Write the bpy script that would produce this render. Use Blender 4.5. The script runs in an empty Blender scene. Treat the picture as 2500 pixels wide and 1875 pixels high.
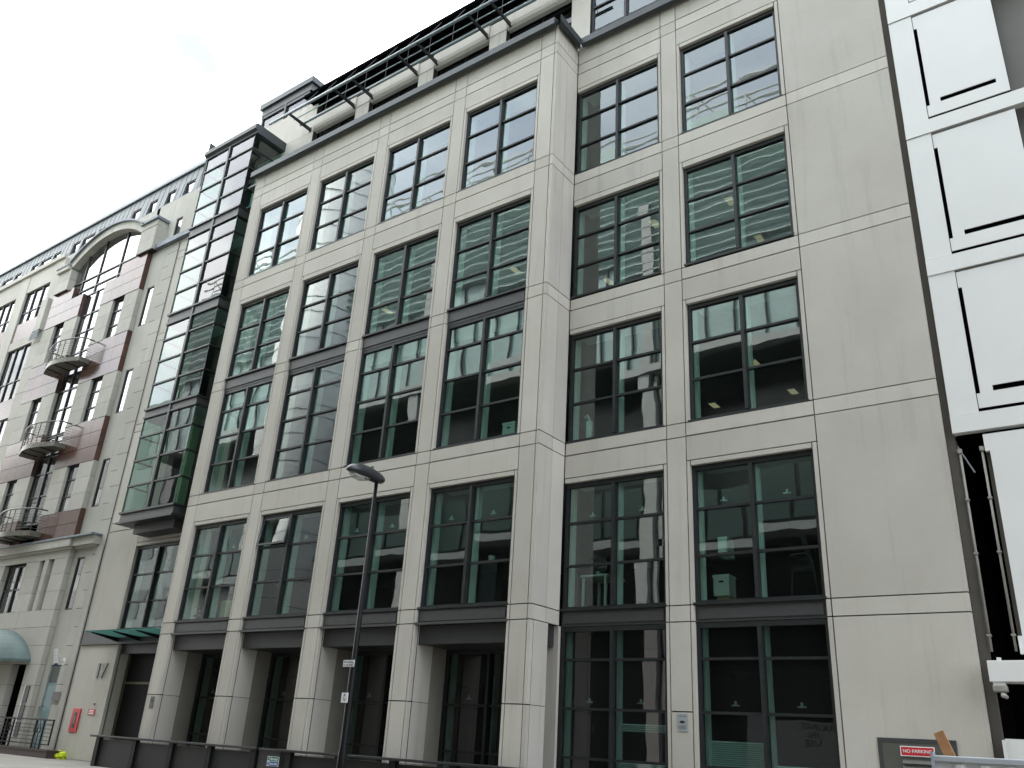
import bpy, bmesh, math, random
from mathutils import Vector, Matrix
random.seed(7)
R = math.radians
S = bpy.context.scene
COL = S.collection

# ---------------------------------------------------------------- camera
cam_d = bpy.data.cameras.new("camera")
cam = bpy.data.objects.new("camera", cam_d); COL.objects.link(cam)
YAW, PIT, ROL = -0.6501599, 0.4045614, 0.0617770
fwd = Vector((math.sin(YAW)*math.cos(PIT), math.cos(YAW)*math.cos(PIT), math.sin(PIT)))
rgt = Vector((math.cos(YAW), -math.sin(YAW), 0.0))
up = rgt.cross(fwd)
r2 = math.cos(ROL)*rgt + math.sin(ROL)*up
u2 = -math.sin(ROL)*rgt + math.cos(ROL)*up
m = Matrix((r2, u2, -fwd)).transposed().to_4x4()
m.translation = Vector((23.488, -14.684, 1.159))
cam.matrix_world = m
cam_d.sensor_fit = 'HORIZONTAL'; cam_d.sensor_width = 36.0
cam_d.lens = 2067.05*36.0/2500.0
cam_d.clip_start = 0.05; cam_d.clip_end = 3000
S.camera = cam

# ---------------------------------------------------------------- world, sun, exposure
SEED = (2.35, 0.2, 1.2)
SEED2 = (2.7, 0.2, 2.2)
SUN_EL, SUN_AZ = R(52), R(322)      # azimuth clockwise from +Y
w = bpy.data.worlds.new("World"); S.world = w; w.use_nodes = True
nt = w.node_tree; nt.nodes.clear()
out = nt.nodes.new('ShaderNodeOutputWorld'); bg = nt.nodes.new('ShaderNodeBackground')
sky = nt.nodes.new('ShaderNodeTexSky'); sky.sky_type = 'NISHITA'; sky.sun_disc = False
sky.sun_elevation = SUN_EL; sky.sun_rotation = SUN_AZ; sky.air_density = 1.0; sky.dust_density = 2.0
tc = nt.nodes.new('ShaderNodeTexCoord')
mp = nt.nodes.new('ShaderNodeMapping'); mp.inputs['Scale'].default_value = (1.0, 1.0, 2.2); mp.inputs['Location'].default_value = SEED
nz = nt.nodes.new('ShaderNodeTexNoise'); nz.inputs['Scale'].default_value = 1.7; nz.inputs['Detail'].default_value = 7; nz.inputs['Roughness'].default_value = 0.56
rp = nt.nodes.new('ShaderNodeValToRGB'); rp.color_ramp.elements[0].position = 0.36; rp.color_ramp.elements[1].position = 0.52; rp.color_ramp.elements[0].color = (0.5, 0.5, 0.5, 1)
dotn = nt.nodes.new('ShaderNodeVectorMath'); dotn.operation = 'DOT_PRODUCT'; dotn.inputs[1].default_value = (-0.82, 0.50, 0.27)
mr = nt.nodes.new('ShaderNodeMapRange'); mr.inputs[1].default_value = 0.2; mr.inputs[2].default_value = 0.85; mr.inputs[3].default_value = 5.0; mr.inputs[4].default_value = 13.0
cloud = nt.nodes.new('ShaderNodeMix'); cloud.data_type = 'RGBA'; cloud.blend_type = 'MULTIPLY'; cloud.inputs[0].default_value = 1.0
cloud.inputs[6].default_value = (1.0, 1.02, 1.0, 1)
tint = nt.nodes.new('ShaderNodeMix'); tint.data_type = 'RGBA'; tint.inputs[6].default_value = (0.94, 0.965, 1.08, 1); tint.inputs[7].default_value = (1.0, 1.01, 1.0, 1)
mr2 = nt.nodes.new('ShaderNodeMapRange'); mr2.inputs[1].default_value = 0.0; mr2.inputs[2].default_value = 0.7
nt.links.new(dotn.outputs['Value'], mr2.inputs[0]); nt.links.new(mr2.outputs[0], tint.inputs[0]); nt.links.new(tint.outputs[2], cloud.inputs[6])
mix = nt.nodes.new('ShaderNodeMix'); mix.data_type = 'RGBA'
lk = nt.links.new
lk(tc.outputs['Generated'], mp.inputs['Vector']); lk(mp.outputs[0], nz.inputs['Vector']); lk(nz.outputs[0], rp.inputs[0])
lk(tc.outputs['Generated'], dotn.inputs[0]); lk(dotn.outputs['Value'], mr.inputs[0]); lk(mr.outputs[0], cloud.inputs[7])
lk(rp.outputs[0], mix.inputs[0]); lk(sky.outputs[0], mix.inputs[6]); lk(cloud.outputs[2], mix.inputs[7])
nz2 = nt.nodes.new('ShaderNodeTexNoise'); nz2.inputs['Scale'].default_value = 3.1; nz2.inputs['Detail'].default_value = 6; nz2.inputs['Roughness'].default_value = 0.55
mp2 = nt.nodes.new('ShaderNodeMapping'); mp2.inputs['Scale'].default_value = (1, 1, 1.8); mp2.inputs['Location'].default_value = SEED2
rp2 = nt.nodes.new('ShaderNodeValToRGB'); rp2.color_ramp.elements[0].position = 0.565; rp2.color_ramp.elements[1].position = 0.65
thin = nt.nodes.new('ShaderNodeMix'); thin.data_type = 'RGBA'; thin.inputs[7].default_value = (1.38, 1.47, 1.48, 1)
lk(tc.outputs['Generated'], mp2.inputs['Vector']); lk(mp2.outputs[0], nz2.inputs['Vector']); lk(nz2.outputs[0], rp2.inputs[0]); 
mr3 = nt.nodes.new('ShaderNodeMapRange'); mr3.inputs[1].default_value = 0.55; mr3.inputs[2].default_value = 0.75
mlt = nt.nodes.new('ShaderNodeMath'); mlt.operation = 'MULTIPLY'
lk(dotn.outputs['Value'], mr3.inputs[0]); lk(mr3.outputs[0], mlt.inputs[0]); lk(rp2.outputs[0], mlt.inputs[1]); lk(mlt.outputs[0], thin.inputs[0]); lk(mix.outputs[2], thin.inputs[6])
lk(thin.outputs[2], bg.inputs['Color']); bg.inputs['Strength'].default_value = 0.15
lk(bg.outputs[0], out.inputs[0])
sd = bpy.data.lights.new("sun", 'SUN'); sd.energy = 2.5; sd.angle = R(10); sd.color = (1.0, 0.96, 0.9)
sun = bpy.data.objects.new("sun", sd); COL.objects.link(sun)
sdir = Vector((math.sin(SUN_AZ)*math.cos(SUN_EL), math.cos(SUN_AZ)*math.cos(SUN_EL), math.sin(SUN_EL)))
sun.rotation_euler = sdir.to_track_quat('Z', 'Y').to_euler(); sun.location = (0, -10, 60)
S.view_settings.view_transform = 'Standard'; S.view_settings.look = 'None'
S.view_settings.gamma = 1.0; S.view_settings.exposure = 2.2; S.view_settings.use_curve_mapping = False
try:
    S.cycles.max_bounces = 10; S.cycles.transparent_max_bounces = 16; S.cycles.diffuse_bounces = 4
except Exception: pass

# ---------------------------------------------------------------- materials
def newmat(name):
    mt = bpy.data.materials.new(name); mt.use_nodes = True
    return mt, mt.node_tree, mt.node_tree.nodes['Principled BSDF']

def N(nt, t, **kw):
    n = nt.nodes.new(t)
    for k, v in kw.items(): n.inputs[k].default_value = v
    return n

def mixc(nt, fac, a, b, blend='MIX'):
    n = nt.nodes.new('ShaderNodeMix'); n.data_type = 'RGBA'; n.blend_type = blend
    for s, v in ((0, fac), (6, a), (7, b)):
        if hasattr(v, 'is_output'): nt.links.new(v, n.inputs[s])
        else: n.inputs[s].default_value = v
    return n.outputs[2]

def ramp(nt, src, p0, p1, c0=(0,0,0,1), c1=(1,1,1,1)):
    r = nt.nodes.new('ShaderNodeValToRGB')
    r.color_ramp.elements[0].position = p0; r.color_ramp.elements[1].position = p1
    r.color_ramp.elements[0].color = c0; r.color_ramp.elements[1].color = c1
    nt.links.new(src, r.inputs[0]); return r.outputs[0]

def pos(nt, scale=(1,1,1)):
    g = nt.nodes.new('ShaderNodeNewGeometry'); mpn = nt.nodes.new('ShaderNodeMapping')
    mpn.inputs['Scale'].default_value = scale
    nt.links.new(g.outputs['Position'], mpn.inputs['Vector']); return mpn.outputs[0]

def noise(nt, scale, detail=4, rough=0.55, ps=(1,1,1)):
    n = N(nt, 'ShaderNodeTexNoise', Scale=scale, Detail=detail, Roughness=rough)
    nt.links.new(pos(nt, ps), n.inputs['Vector']); return n.outputs[0]

def c4(c): return (c[0], c[1], c[2], 1)

def stone(name, base, dark, streak=0.35, grain=0.055, rough=0.85, blotch=0.6):
    mt, nt, b = newmat(name)
    big = noise(nt, 0.55, 5, 0.6)
    col = mixc(nt, ramp(nt, big, 0.35, 0.7), c4(base), c4(dark))
    st = noise(nt, 1.0, 6, 0.62, (4.5, 4.5, 0.30))
    f = nt.nodes.new('ShaderNodeMath'); f.operation = 'MULTIPLY'; f.inputs[1].default_value = streak
    nt.links.new(ramp(nt, st, 0.54, 0.74), f.inputs[0])
    col = mixc(nt, f.outputs[0], col, c4([x*0.62 for x in dark]))
    # each slab of cladding is cut from a slightly different stone
    g = nt.nodes.new('ShaderNodeNewGeometry')
    isl = nt.nodes.new('ShaderNodeMapRange'); isl.inputs[3].default_value = 0.91; isl.inputs[4].default_value = 1.06
    nt.links.new(g.outputs['Random Per Island'], isl.inputs[0])
    cmb = nt.nodes.new('ShaderNodeCombineColor')
    for i in range(3): nt.links.new(isl.outputs[0], cmb.inputs[i])
    col = mixc(nt, 1.0, col, cmb.outputs[0], 'MULTIPLY')
    fine = noise(nt, 55, 3, 0.7)
    col = mixc(nt, grain, col, ramp(nt, fine, 0.3, 0.7), 'OVERLAY')
    nt.links.new(col, b.inputs['Base Color'])
    b.inputs['Roughness'].default_value = rough
    bp = N(nt, 'ShaderNodeBump', Strength=0.12, Distance=0.004); nt.links.new(noise(nt, 40, 4), bp.inputs['Height'])
    nt.links.new(bp.outputs[0], b.inputs['Normal'])
    return mt

def plain(name, c, rough=0.5, metal=0.0, var=0.12, scale=3.0, emit=None, spec=None):
    mt, nt, b = newmat(name)
    col = mixc(nt, ramp(nt, noise(nt, scale, 4), 0.3, 0.75), c4(c), c4([x*(1-var) for x in c]))
    nt.links.new(col, b.inputs['Base Color'])
    b.inputs['Roughness'].default_value = rough; b.inputs['Metallic'].default_value = metal
    if spec is not None: b.inputs['Specular IOR Level'].default_value = spec
    if emit:
        b.inputs['Emission Color'].default_value = c4(emit[0]); b.inputs['Emission Strength'].default_value = emit[1]
    return mt

def glass(name, tint, ior, gloss=(1,1,1), wave=0.0022, wscale=1.1, dirt=0.008):
    mt, nt, b = newmat(name); nt.nodes.remove(b)
    o = nt.nodes['Material Output']
    tr = N(nt, 'ShaderNodeBsdfTransparent'); tr.inputs[0].default_value = c4(tint)
    gl = N(nt, 'ShaderNodeBsdfGlossy'); gl.inputs['Color'].default_value = c4(gloss); gl.inputs['Roughness'].default_value = 0.0
    fr = N(nt, 'ShaderNodeFresnel', IOR=ior)
    gb_ = nt.nodes.new('ShaderNodeNewGeometry'); mi_ = nt.nodes.new('ShaderNodeMix'); mi_.inputs[2].default_value = ior; mi_.inputs[3].default_value = 1.0/ior
    nt.links.new(gb_.outputs['Backfacing'], mi_.inputs[0]); nt.links.new(mi_.outputs[0], fr.inputs['IOR'])
    bp = N(nt, 'ShaderNodeBump', Strength=1.0, Distance=wave)
    nz = N(nt, 'ShaderNodeTexNoise', Scale=wscale, Detail=1.2, Roughness=0.35)
    ps = pos(nt, (1.0, 1.0, 1.25)); nt.links.new(ps, nz.inputs['Vector'])
    nt.links.new(nz.outputs[0], bp.inputs['Height'])
    nt.links.new(bp.outputs[0], gl.inputs['Normal'])
    mx = N(nt, 'ShaderNodeMixShader'); nt.links.new(fr.outputs[0], mx.inputs[0])
    nt.links.new(tr.outputs[0], mx.inputs[1]); nt.links.new(gl.outputs[0], mx.inputs[2])
    df = N(nt, 'ShaderNodeBsdfDiffuse'); df.inputs[0].default_value = (0.5, 0.52, 0.5, 1)
    m2 = N(nt, 'ShaderNodeMixShader'); m2.inputs[0].default_value = dirt
    nt.links.new(mx.outputs[0], m2.inputs[1]); nt.links.new(df.outputs[0], m2.inputs[2])
    nt.links.new(m2.outputs[0], o.inputs[0])
    return mt

M = {}
M['stone'] = stone('portland_stone', (0.495, 0.472, 0.412), (0.44, 0.416, 0.356), 0.32)
M['stone2'] = stone('pale_limestone', (0.44, 0.432, 0.375), (0.385, 0.372, 0.322), 0.40)
M['joint'] = plain('dark_joint', (0.02, 0.018, 0.016), 0.9)
M['metal'] = plain('dark_grey_metal', (0.026, 0.029, 0.029), 0.42, 0.1, 0.3, 6, spec=.35)
M['panel'] = plain('grey_spandrel_metal', (0.062, 0.063, 0.062), 0.5, 0.25, 0.18, 5)
M['panel2'] = plain('charcoal_fascia_metal', (0.045, 0.047, 0.046), 0.45, 0.25, 0.2, 5)
M['cornice'] = plain('weathered_grey_metal', (0.05, 0.06, 0.06), 0.5, 0.3, 0.3, 2)
M['rail'] = plain('blue_grey_metal', (0.20, 0.245, 0.25), 0.45, 0.3, 0.2, 4)
M['glass'] = glass('green_office_glass', (0.58, 0.76, 0.69), 2.15, (0.90, 1.0, 0.98))
M['glassbay'] = glass('bay_window_glass', (0.40, 0.60, 0.54), 1.62)
M['glassL'] = glass('bright_window_glass', (0.45, 0.50, 0.52), 3.0, wave=0.0008)
M['darkglass'] = glass('dark_ground_glass', (0.40, 0.52, 0.48), 1.65)
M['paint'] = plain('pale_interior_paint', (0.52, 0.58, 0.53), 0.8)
M['ceil'] = plain('ceiling_tiles', (0.30, 0.33, 0.31), 0.9)
M['carpet'] = plain('dark_carpet', (0.035, 0.04, 0.04), 0.95)
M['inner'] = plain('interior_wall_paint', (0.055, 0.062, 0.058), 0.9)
M['lit'] = plain('lit_fitting', (0.35, 0.3, 0.2), 0.5, emit=((1.0, 0.80, 0.50), 0.16))
M['black'] = plain('black_paint', (0.007, 0.007, 0.0075), 0.5, 0.0, 0.3, 8, spec=.2)
M['brown'] = plain('brown_render', (0.11, 0.098, 0.080), 0.9, 0, 0.25, 2)
M['void'] = plain('dark_void', (0.004, 0.004, 0.0045), 0.95, spec=0.0)
M['white'] = plain('white_rainscreen', (0.70, 0.70, 0.665), 0.55, 0, 0.06, 0.7)
M['white2'] = plain('white_plastic', (0.72, 0.73, 0.69), 0.4, 0, 0.12, 6)
M['greyrec'] = plain('grey_recess_cladding', (0.15, 0.145, 0.125), 0.7, 0, 0.15, 1)
M['slate'] = plain('mansard_zinc', (0.13, 0.15, 0.15), 0.55, 0.2, 0.3, 1.6)
M['lead'] = plain('lead_flashing', (0.20, 0.23, 0.25), 0.6, 0.2, 0.4, 5)
M['steel'] = plain('brushed_steel', (0.15, 0.15, 0.14), 0.42, 0.9, 0.25, 8)
M['numeral'] = plain('grey_steel_numeral', (0.24, 0.24, 0.23), 0.45, 0.6)
M['red'] = plain('red_enamel', (0.56, 0.025, 0.03), 0.35, 0, 0.15, 4)
M['signwhite'] = plain('sign_white', (0.78, 0.78, 0.76), 0.5, 0, 0.06)
M['signgrey'] = plain('sign_grey', (0.38, 0.41, 0.41), 0.4, 0.2, 0.1)
M['green'] = plain('sign_green', (0.03, 0.20, 0.13), 0.45)
M['blue'] = plain('sign_blue', (0.03, 0.09, 0.33), 0.45)
M['ink'] = plain('sign_ink', (0.02, 0.02, 0.025), 0.5)
M['pipe'] = plain('dull_pipe', (0.30, 0.29, 0.25), 0.6, 0, .25, 6)
M['teal'] = plain('teal_door_paint', (0.13, 0.22, 0.22), 0.4)
M['tealglass'] = plain('teal_canopy_sheet', (0.10, 0.155, 0.145), 0.65, 0, 0.3, 2.5)
M['yellow'] = plain('hi_vis_fabric', (0.62, 0.75, 0.02), 0.7, 0, 0.2, 12)
M['timber'] = plain('raw_timber', (0.40, 0.20, 0.085), 0.75, 0, 0.3, 14)
M['cardboard'] = plain('cardboard', (0.42, 0.30, 0.14), 0.85)
M['plinth'] = plain('brown_plinth', (0.055, 0.035, 0.03), 0.7)
M['blind'] = plain('pale_blind', (0.72, 0.85, 0.80), 0.7)
M['lens'] = glass('lamp_bowl_glass', (0.85, 0.86, 0.82), 1.5, wave=0.0, dirt=0.25)
M['asphalt'] = plain('asphalt', (0.05, 0.05, 0.05), 0.9, 0, 0.3, 9)
M['paving'] = stone('york_paving', (0.27, 0.26, 0.22), (0.21, 0.20, 0.17), 0.0, 0.15)
M['kerb'] = plain('granite_kerb', (0.25, 0.25, 0.24), 0.8)
M['leaf'] = plain('red_plant', (0.18, 0.04, 0.02), 0.7)

def granite():
    mt, nt, b = newmat('red_granite')
    v = nt.nodes.new('ShaderNodeTexVoronoi'); v.inputs['Scale'].default_value = 40
    nt.links.new(pos(nt), v.inputs['Vector'])
    c = mixc(nt, ramp(nt, noise(nt, 1.2, 5), 0.35, 0.7), (0.090, 0.054, 0.040, 1), (0.060, 0.037, 0.028, 1))
    c = mixc(nt, 0.25, c, ramp(nt, v.outputs['Distance'], 0.1, 0.6, (0.05, 0.03, 0.025, 1), (0.18, 0.10, 0.08, 1)))
    g = nt.nodes.new('ShaderNodeNewGeometry')
    c = mixc(nt, 0.75, c, ramp(nt, g.outputs['Random Per Island'], 0.0, 1.0, (.62, .60, .60, 1), (1.25, 1.15, 1.1, 1)), 'MULTIPLY')
    nt.links.new(c, b.inputs['Base Color']); b.inputs['Roughness'].default_value = 0.16; b.inputs['Specular IOR Level'].default_value = 0.22
    return mt
M['granite'] = granite()

def striped_glass_building():
    mt, nt, b = newmat('pale_louvred_facade')
    b.inputs['Base Color'].default_value = (0.34, 0.45, 0.42, 1); b.inputs['Roughness'].default_value = 0.3
    return mt
M['opp'] = plain('teal_glass_cladding', (0.33, 0.43, 0.42), 0.35, 0.0, 0.25, 0.4)
M['opplouvre'] = plain('pale_louvre', (0.43, 0.51, 0.49), 0.4)
M['oppdark'] = plain('opposite_dark_glazing', (0.010, 0.012, 0.012), 0.3)
M['tower'] = plain('pale_tower_panels', (0.85, 0.84, 0.83), 0.6, 0, 0.08, 0.5)
M['oppcol'] = plain('grey_columns', (0.36, 0.36, 0.35), 0.6)
M['oppmid'] = plain('dim_teal_glazing', (0.022, 0.044, 0.041), 0.4)
M['oppband'] = plain('grey_fascia_band', (0.20, 0.21, 0.21), 0.6)
M['cream'] = plain('cream_tower_panels', (0.62, 0.60, 0.57), 0.6, 0, 0.12, 0.5)

# ---------------------------------------------------------------- mesh helpers
WORLD = {}
class MB:
    def __init__(s): s.v = []; s.f = []; s.m = []
    def face(s, pts, mi=0):
        i = len(s.v); s.v += [tuple(p) for p in pts]; s.f.append(tuple(range(i, i+len(pts)))); s.m.append(mi)
    def box(s, x0, x1, y0, y1, z0, z1, mi=0):
        if x1 < x0: x0, x1 = x1, x0
        i = len(s.v)
        s.v += [(x0,y0,z0),(x1,y0,z0),(x1,y1,z0),(x0,y1,z0),(x0,y0,z1),(x1,y0,z1),(x1,y1,z1),(x0,y1,z1)]
        for q in ((0,3,2,1),(4,5,6,7),(0,1,5,4),(1,2,6,5),(2,3,7,6),(3,0,4,7)):
            s.f.append(tuple(i+k for k in q)); s.m.append(mi)
        return s
    def prism(s, poly, a0, a1, axis='y', mi=0):
        """poly: 2D outline extruded along axis. axis y: (x,z); axis x: (y,z); axis z: (x,y)"""
        n = len(poly); i = len(s.v)
        def P(p, a): return {'y': (p[0], a, p[1]), 'x': (a, p[0], p[1]), 'z': (p[0], p[1], a)}[axis]
        s.v += [P(p, a0) for p in poly] + [P(p, a1) for p in poly]
        s.f.append(tuple(range(i, i+n))); s.m.append(mi)
        s.f.append(tuple(range(i+2*n-1, i+n-1, -1))); s.m.append(mi)
        for k in range(n):
            s.f.append((i+k, i+n+k, i+n+(k+1) % n, i+(k+1) % n)); s.m.append(mi)
        return s
    def tube(s, pts, r, n=8, mi=0, closed=False):
        pts = [Vector(p) for p in pts]; rings = []
        rr = r if isinstance(r, (list, tuple)) else [r]*len(pts)
        for k, p in enumerate(pts):
            a = pts[max(k-1, 0)]; b = pts[min(k+1, len(pts)-1)]
            if closed: a = pts[k-1]; b = pts[(k+1) % len(pts)]
            d = (b-a).normalized()
            u = d.cross(Vector((0,0,1)))
            if u.length < 1e-3: u = d.cross(Vector((1,0,0)))
            u.normalize(); v = u.cross(d)
            i = len(s.v)
            s.v += [tuple(p + rr[k]*(math.cos(2*math.pi*t/n)*u + math.sin(2*math.pi*t/n)*v)) for t in range(n)]
            rings.append(i)
        L = len(rings)
        for k in range(L if closed else L-1):
            a, b = rings[k], rings[(k+1) % L]
            for t in range(n):
                s.f.append((a+t, a+(t+1) % n, b+(t+1) % n, b+t)); s.m.append(mi)
        if not closed:
            s.f.append(tuple(rings[0]+t for t in range(n-1, -1, -1))); s.m.append(mi)
            s.f.append(tuple(rings[-1]+t for t in range(n))); s.m.append(mi)
        return s
    def build(s, name, mats, parent=None, origin=None, smooth=False, loc=None):
        if not isinstance(mats, (list, tuple)): mats = [mats]
        pw = WORLD[parent.name] if parent else Vector((0,0,0))
        if origin is None:
            if parent: origin = pw
            else:
                xs = [p[0] for p in s.v]; ys = [p[1] for p in s.v]; zs = [p[2] for p in s.v]
                origin = Vector(((min(xs)+max(xs))/2, (min(ys)+max(ys))/2, min(zs)))
        origin = Vector(origin)
        me = bpy.data.meshes.new(name)
        me.from_pydata([(p[0]-origin.x, p[1]-origin.y, p[2]-origin.z) for p in s.v], [], s.f)
        for mm in mats: me.materials.append(M[mm] if isinstance(mm, str) else mm)
        me.polygons.foreach_set('material_index', s.m)
        if smooth: me.polygons.foreach_set('use_smooth', [True]*len(s.f))
        bm = bmesh.new(); bm.from_mesh(me); bmesh.ops.recalc_face_normals(bm, faces=bm.faces); bm.to_mesh(me); bm.free()
        o = bpy.data.objects.new(name, me); COL.objects.link(o)
        if parent: o.parent = parent
        o.location = origin - pw
        WORLD[o.name] = origin
        return o

def tag(o, label=None, cat=None, group=None, kind=None):
    if label: o['label'] = label
    if cat: o['category'] = cat
    if group: o['group'] = group
    if kind: o['kind'] = kind
    return o

def thing(name, loc, label, cat, group=None):
    o = bpy.data.objects.new(name, None); COL.objects.link(o)
    o.location = loc; o.empty_display_size = 0.3
    WORLD[o.name] = Vector(loc)
    return tag(o, label, cat, group)

def bevel(o, wd=0.006, seg=2):
    b = o.modifiers.new('bevel', 'BEVEL'); b.width = wd; b.segments = seg; b.limit_method = 'ANGLE'
    return o

def copy_tree(o, delta, parent=None):
    c = o.copy(); COL.objects.link(c)
    if parent is None:
        c.location = Vector(o.location) + Vector(delta)
    else: c.parent = parent
    for ch in list(o.children): copy_tree(ch, (0,0,0), c)
    return c

def text(body, size, mat, loc, parent, name='lettering', extrude=0.002, align='CENTER', rot=(R(90), 0, 0), xscale=1.0, bold=0.0):
    cu = bpy.data.curves.new('t', 'FONT'); cu.body = body; cu.size = size; cu.extrude = extrude
    cu.align_x = align; cu.align_y = 'CENTER'; cu.offset = bold
    tmp = bpy.data.objects.new('t', cu); COL.objects.link(tmp)
    dg = bpy.context.evaluated_depsgraph_get()
    me = bpy.data.meshes.new_from_object(tmp.evaluated_get(dg))
    bpy.data.objects.remove(tmp); bpy.data.curves.remove(cu)
    me.materials.clear(); me.materials.append(M[mat])
    me.transform(Matrix.Diagonal((xscale, 1, 1, 1)))
    me.transform(Matrix.Rotation(rot[0], 4, 'X'))
    o = bpy.data.objects.new(name, me); COL.objects.link(o)
    pw = WORLD[parent.name] if parent else Vector((0,0,0))
    if parent: o.parent = parent
    o.location = Vector(loc) - pw; WORLD[o.name] = Vector(loc)
    return o

# ================================================================ GROUND
g = MB(); g.face([(-400,-400,-0.13),(400,-400,-0.13),(400,400,-0.13),(-400,400,-0.13)])
tag(g.build('ground', 'asphalt'), kind='structure')
g = MB(); g.box(-60, 60, -13.4, -3.9, -0.5, -0.12); tag(g.build('road', 'asphalt'), kind='structure')
g = MB()
for i in range(-28, 40):
    for j in range(5):
        x0 = i*1.2 + (0.6 if j % 2 else 0); y0 = -3.7 + j*1.1
        g.box(x0+.006, x0+1.194, y0+.006, y0+1.094, -0.4, 0.0)
tag(g.build('pavement', 'paving'), kind='structure')
g = MB(); g.box(-60, 60, -3.9, -3.71, -0.5, -0.004); tag(g.build('kerb', 'kerb'), kind='structure')
g = MB(); g.box(-60, 60, -17.4, -13.4, -0.5, 0.0); tag(g.build('pavement', 'paving'), kind='structure')

# ================================================================ MAIN OFFICE BUILDING
GU, GL, AU, AL, BU, BL_, CU, CL, TU, TL_ = 3.927, 3.61, 7.765, 7.445, 11.594, 11.277, 15.443, 15.118, 19.285, 18.927
HEAD = {'A': 6.78, 'B': 10.61, 'C': 14.41, 'D': 18.265}
STR = {'A': 6.90, 'B': 10.735, 'C': 14.575, 'D': 18.40}
YR = 1.069
PC = [0.25, 3.403, 6.548, 9.709, 12.86]     # pier centres, front
HJ, HO = 0.225, 0.31                        # half width to joints, to openings
office = thing('office_building', (7.0, 3.0, 0.0), 'large pale stone office block with a grid of dark framed windows', 'building')

clad = MB(); G_ = 0.0115
def slab(x0, x1, z0, z1, y=0.0, gap=G_, d=0.10):
    clad.box(x0+gap, x1-gap, y, y+d, z0+gap, z1-gap, 0)
    clad.box(x0+.004, x1-.004, y+d+.0005, y+d+.012, z0, z1, 1)
def band(x0, x1, z0, z1, y=0.0): # wide groove above and below
    clad.box(x0+G_, x1-G_, y, y+.10, z0+.020, z1-.020, 0)
    clad.box(x0+.004, x1-.004, y+.1005, y+.112, z0, z1, 1)
def column_of(xl, xr, y, zs):
    for a, b in zip(zs[:-1], zs[1:]): slab(xl, xr, a, b, y)

LV = [(GL, GU), (AL, AU), (BL_, BU), (CL, CU), (TL_, TU)]
TOP_F = 19.93
def pier(xc, y, ground=True, top=TOP_F):
    l, r = xc-HJ, xc+HJ
    zs = ([0.0, 1.957] if ground else [])
    zs = zs + [GL, GU, AL, AU, BL_, BU, CL, CU, TL_, TU, top]
    column_of(l, r, y, zs)
for xc in PC[:4]: pier(xc, 0.0)
# corner pier: joints + narrow corner strip
pier(PC[4], 0.0)
for z0, z1 in zip([0.0,1.957,GL,GU,AL,AU,BL_,BU,CL,CU,TL_,TU], [1.957,GL,GU,AL,AU,BL_,BU,CL,CU,TL_,TU,TOP_F]):
    clad.box(PC[4]+HJ+G_, 13.18, 0.0, .10, z0+G_, z1-G_, 0); clad.box(PC[4]+HJ, 13.16, .1005, .112, z0, z1, 1)
# side strips + spandrels front bays
for i in range(4):
    L, o0, o1, Rr = PC[i]+HJ, PC[i]+HO, PC[i+1]-HO, PC[i+1]-HJ
    for (a, b) in ((L, o0), (o1, Rr)):
        for z0, z1 in ((0.0,1.957),(1.957,GL),(GL,GU),(GU,STR['A']),(AU,BL_),(BL_,BU),(BU,STR['C']),(CU,STR['D'])):
            slab(a, b, z0, z1)
    for k, nxt in (('A', AL), ('C', CL), ('D', TL_)):
        slab(o0, o1, HEAD[k], STR[k])
        slab(L, Rr, STR[k], nxt)
    band(L, Rr, AL, AU); band(L, Rr, CL, CU); band(L, Rr, TL_, TU)
    slab(L, Rr, TU, TOP_F)
# left edge strip of pier 1
for z0, z1 in zip([0.0,1.957,GL,GU,AL,AU,BL_,BU,CL,CU,TL_,TU], [1.957,GL,GU,AL,AU,BL_,BU,CL,CU,TL_,TU,TOP_F]):
    slab(-0.05, PC[0]-HJ, z0, z1)
# recessed right part
XP6 = 16.013
pier(XP6, YR, True, 20.0)
for z0, z1 in zip([0.0,GL,GU,AL,AU,BL_,BU,CL,CU,TL_,TU], [GL,GU,AL,AU,BL_,BU,CL,CU,TL_,TU,20.0]):
    slab(18.955, 21.178, z0, z1, YR)
RB = [(13.192, 13.20, XP6-HO, XP6-HJ), (XP6+HJ, XP6+HO, 18.855, 18.955)]
for (L, o0, o1, Rr) in RB:
    strips = [(o1, Rr)] + ([(L, o0)] if o0-L > .05 else [])
    for a, b in strips:
        for z0, z1 in ((0.0,GL),(GL,GU),(GU,STR['A']),(AU,STR['B']),(BU,STR['C']),(CU,STR['D'])): slab(a, b, z0, z1, YR)
    for k, nxt in (('A', AL), ('B', BL_), ('C', CL), ('D', TL_)):
        slab(o0, o1, HEAD[k], STR[k], YR); slab(L, Rr, STR[k], nxt, YR)
    for z0, z1 in ((AL,AU),(BL_,BU),(CL,CU),(TL_,TU)): band(L, Rr, z0, z1, YR)
    slab(L, Rr, TU, 20.0, YR)
# return of the corner pier (faces +x)
def rslab(y0, y1, z0, z1, x=13.18):
    clad.box(x-.06, x-.001, y0+.006, y1-.004, z0+.012, z1-.012, 0)
    clad.box(x-.11, x-.061, y0, y1, z0, z1, 1)
zz = [GL, GU, AL, AU, BL_, BU, CL, CU, TL_, TU, 19.95]
for z0, z1 in zip(zz[:-1], zz[1:]):
    rslab(0.098, 0.55, z0, z1); rslab(0.55, YR-.001, z0, z1)
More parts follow.
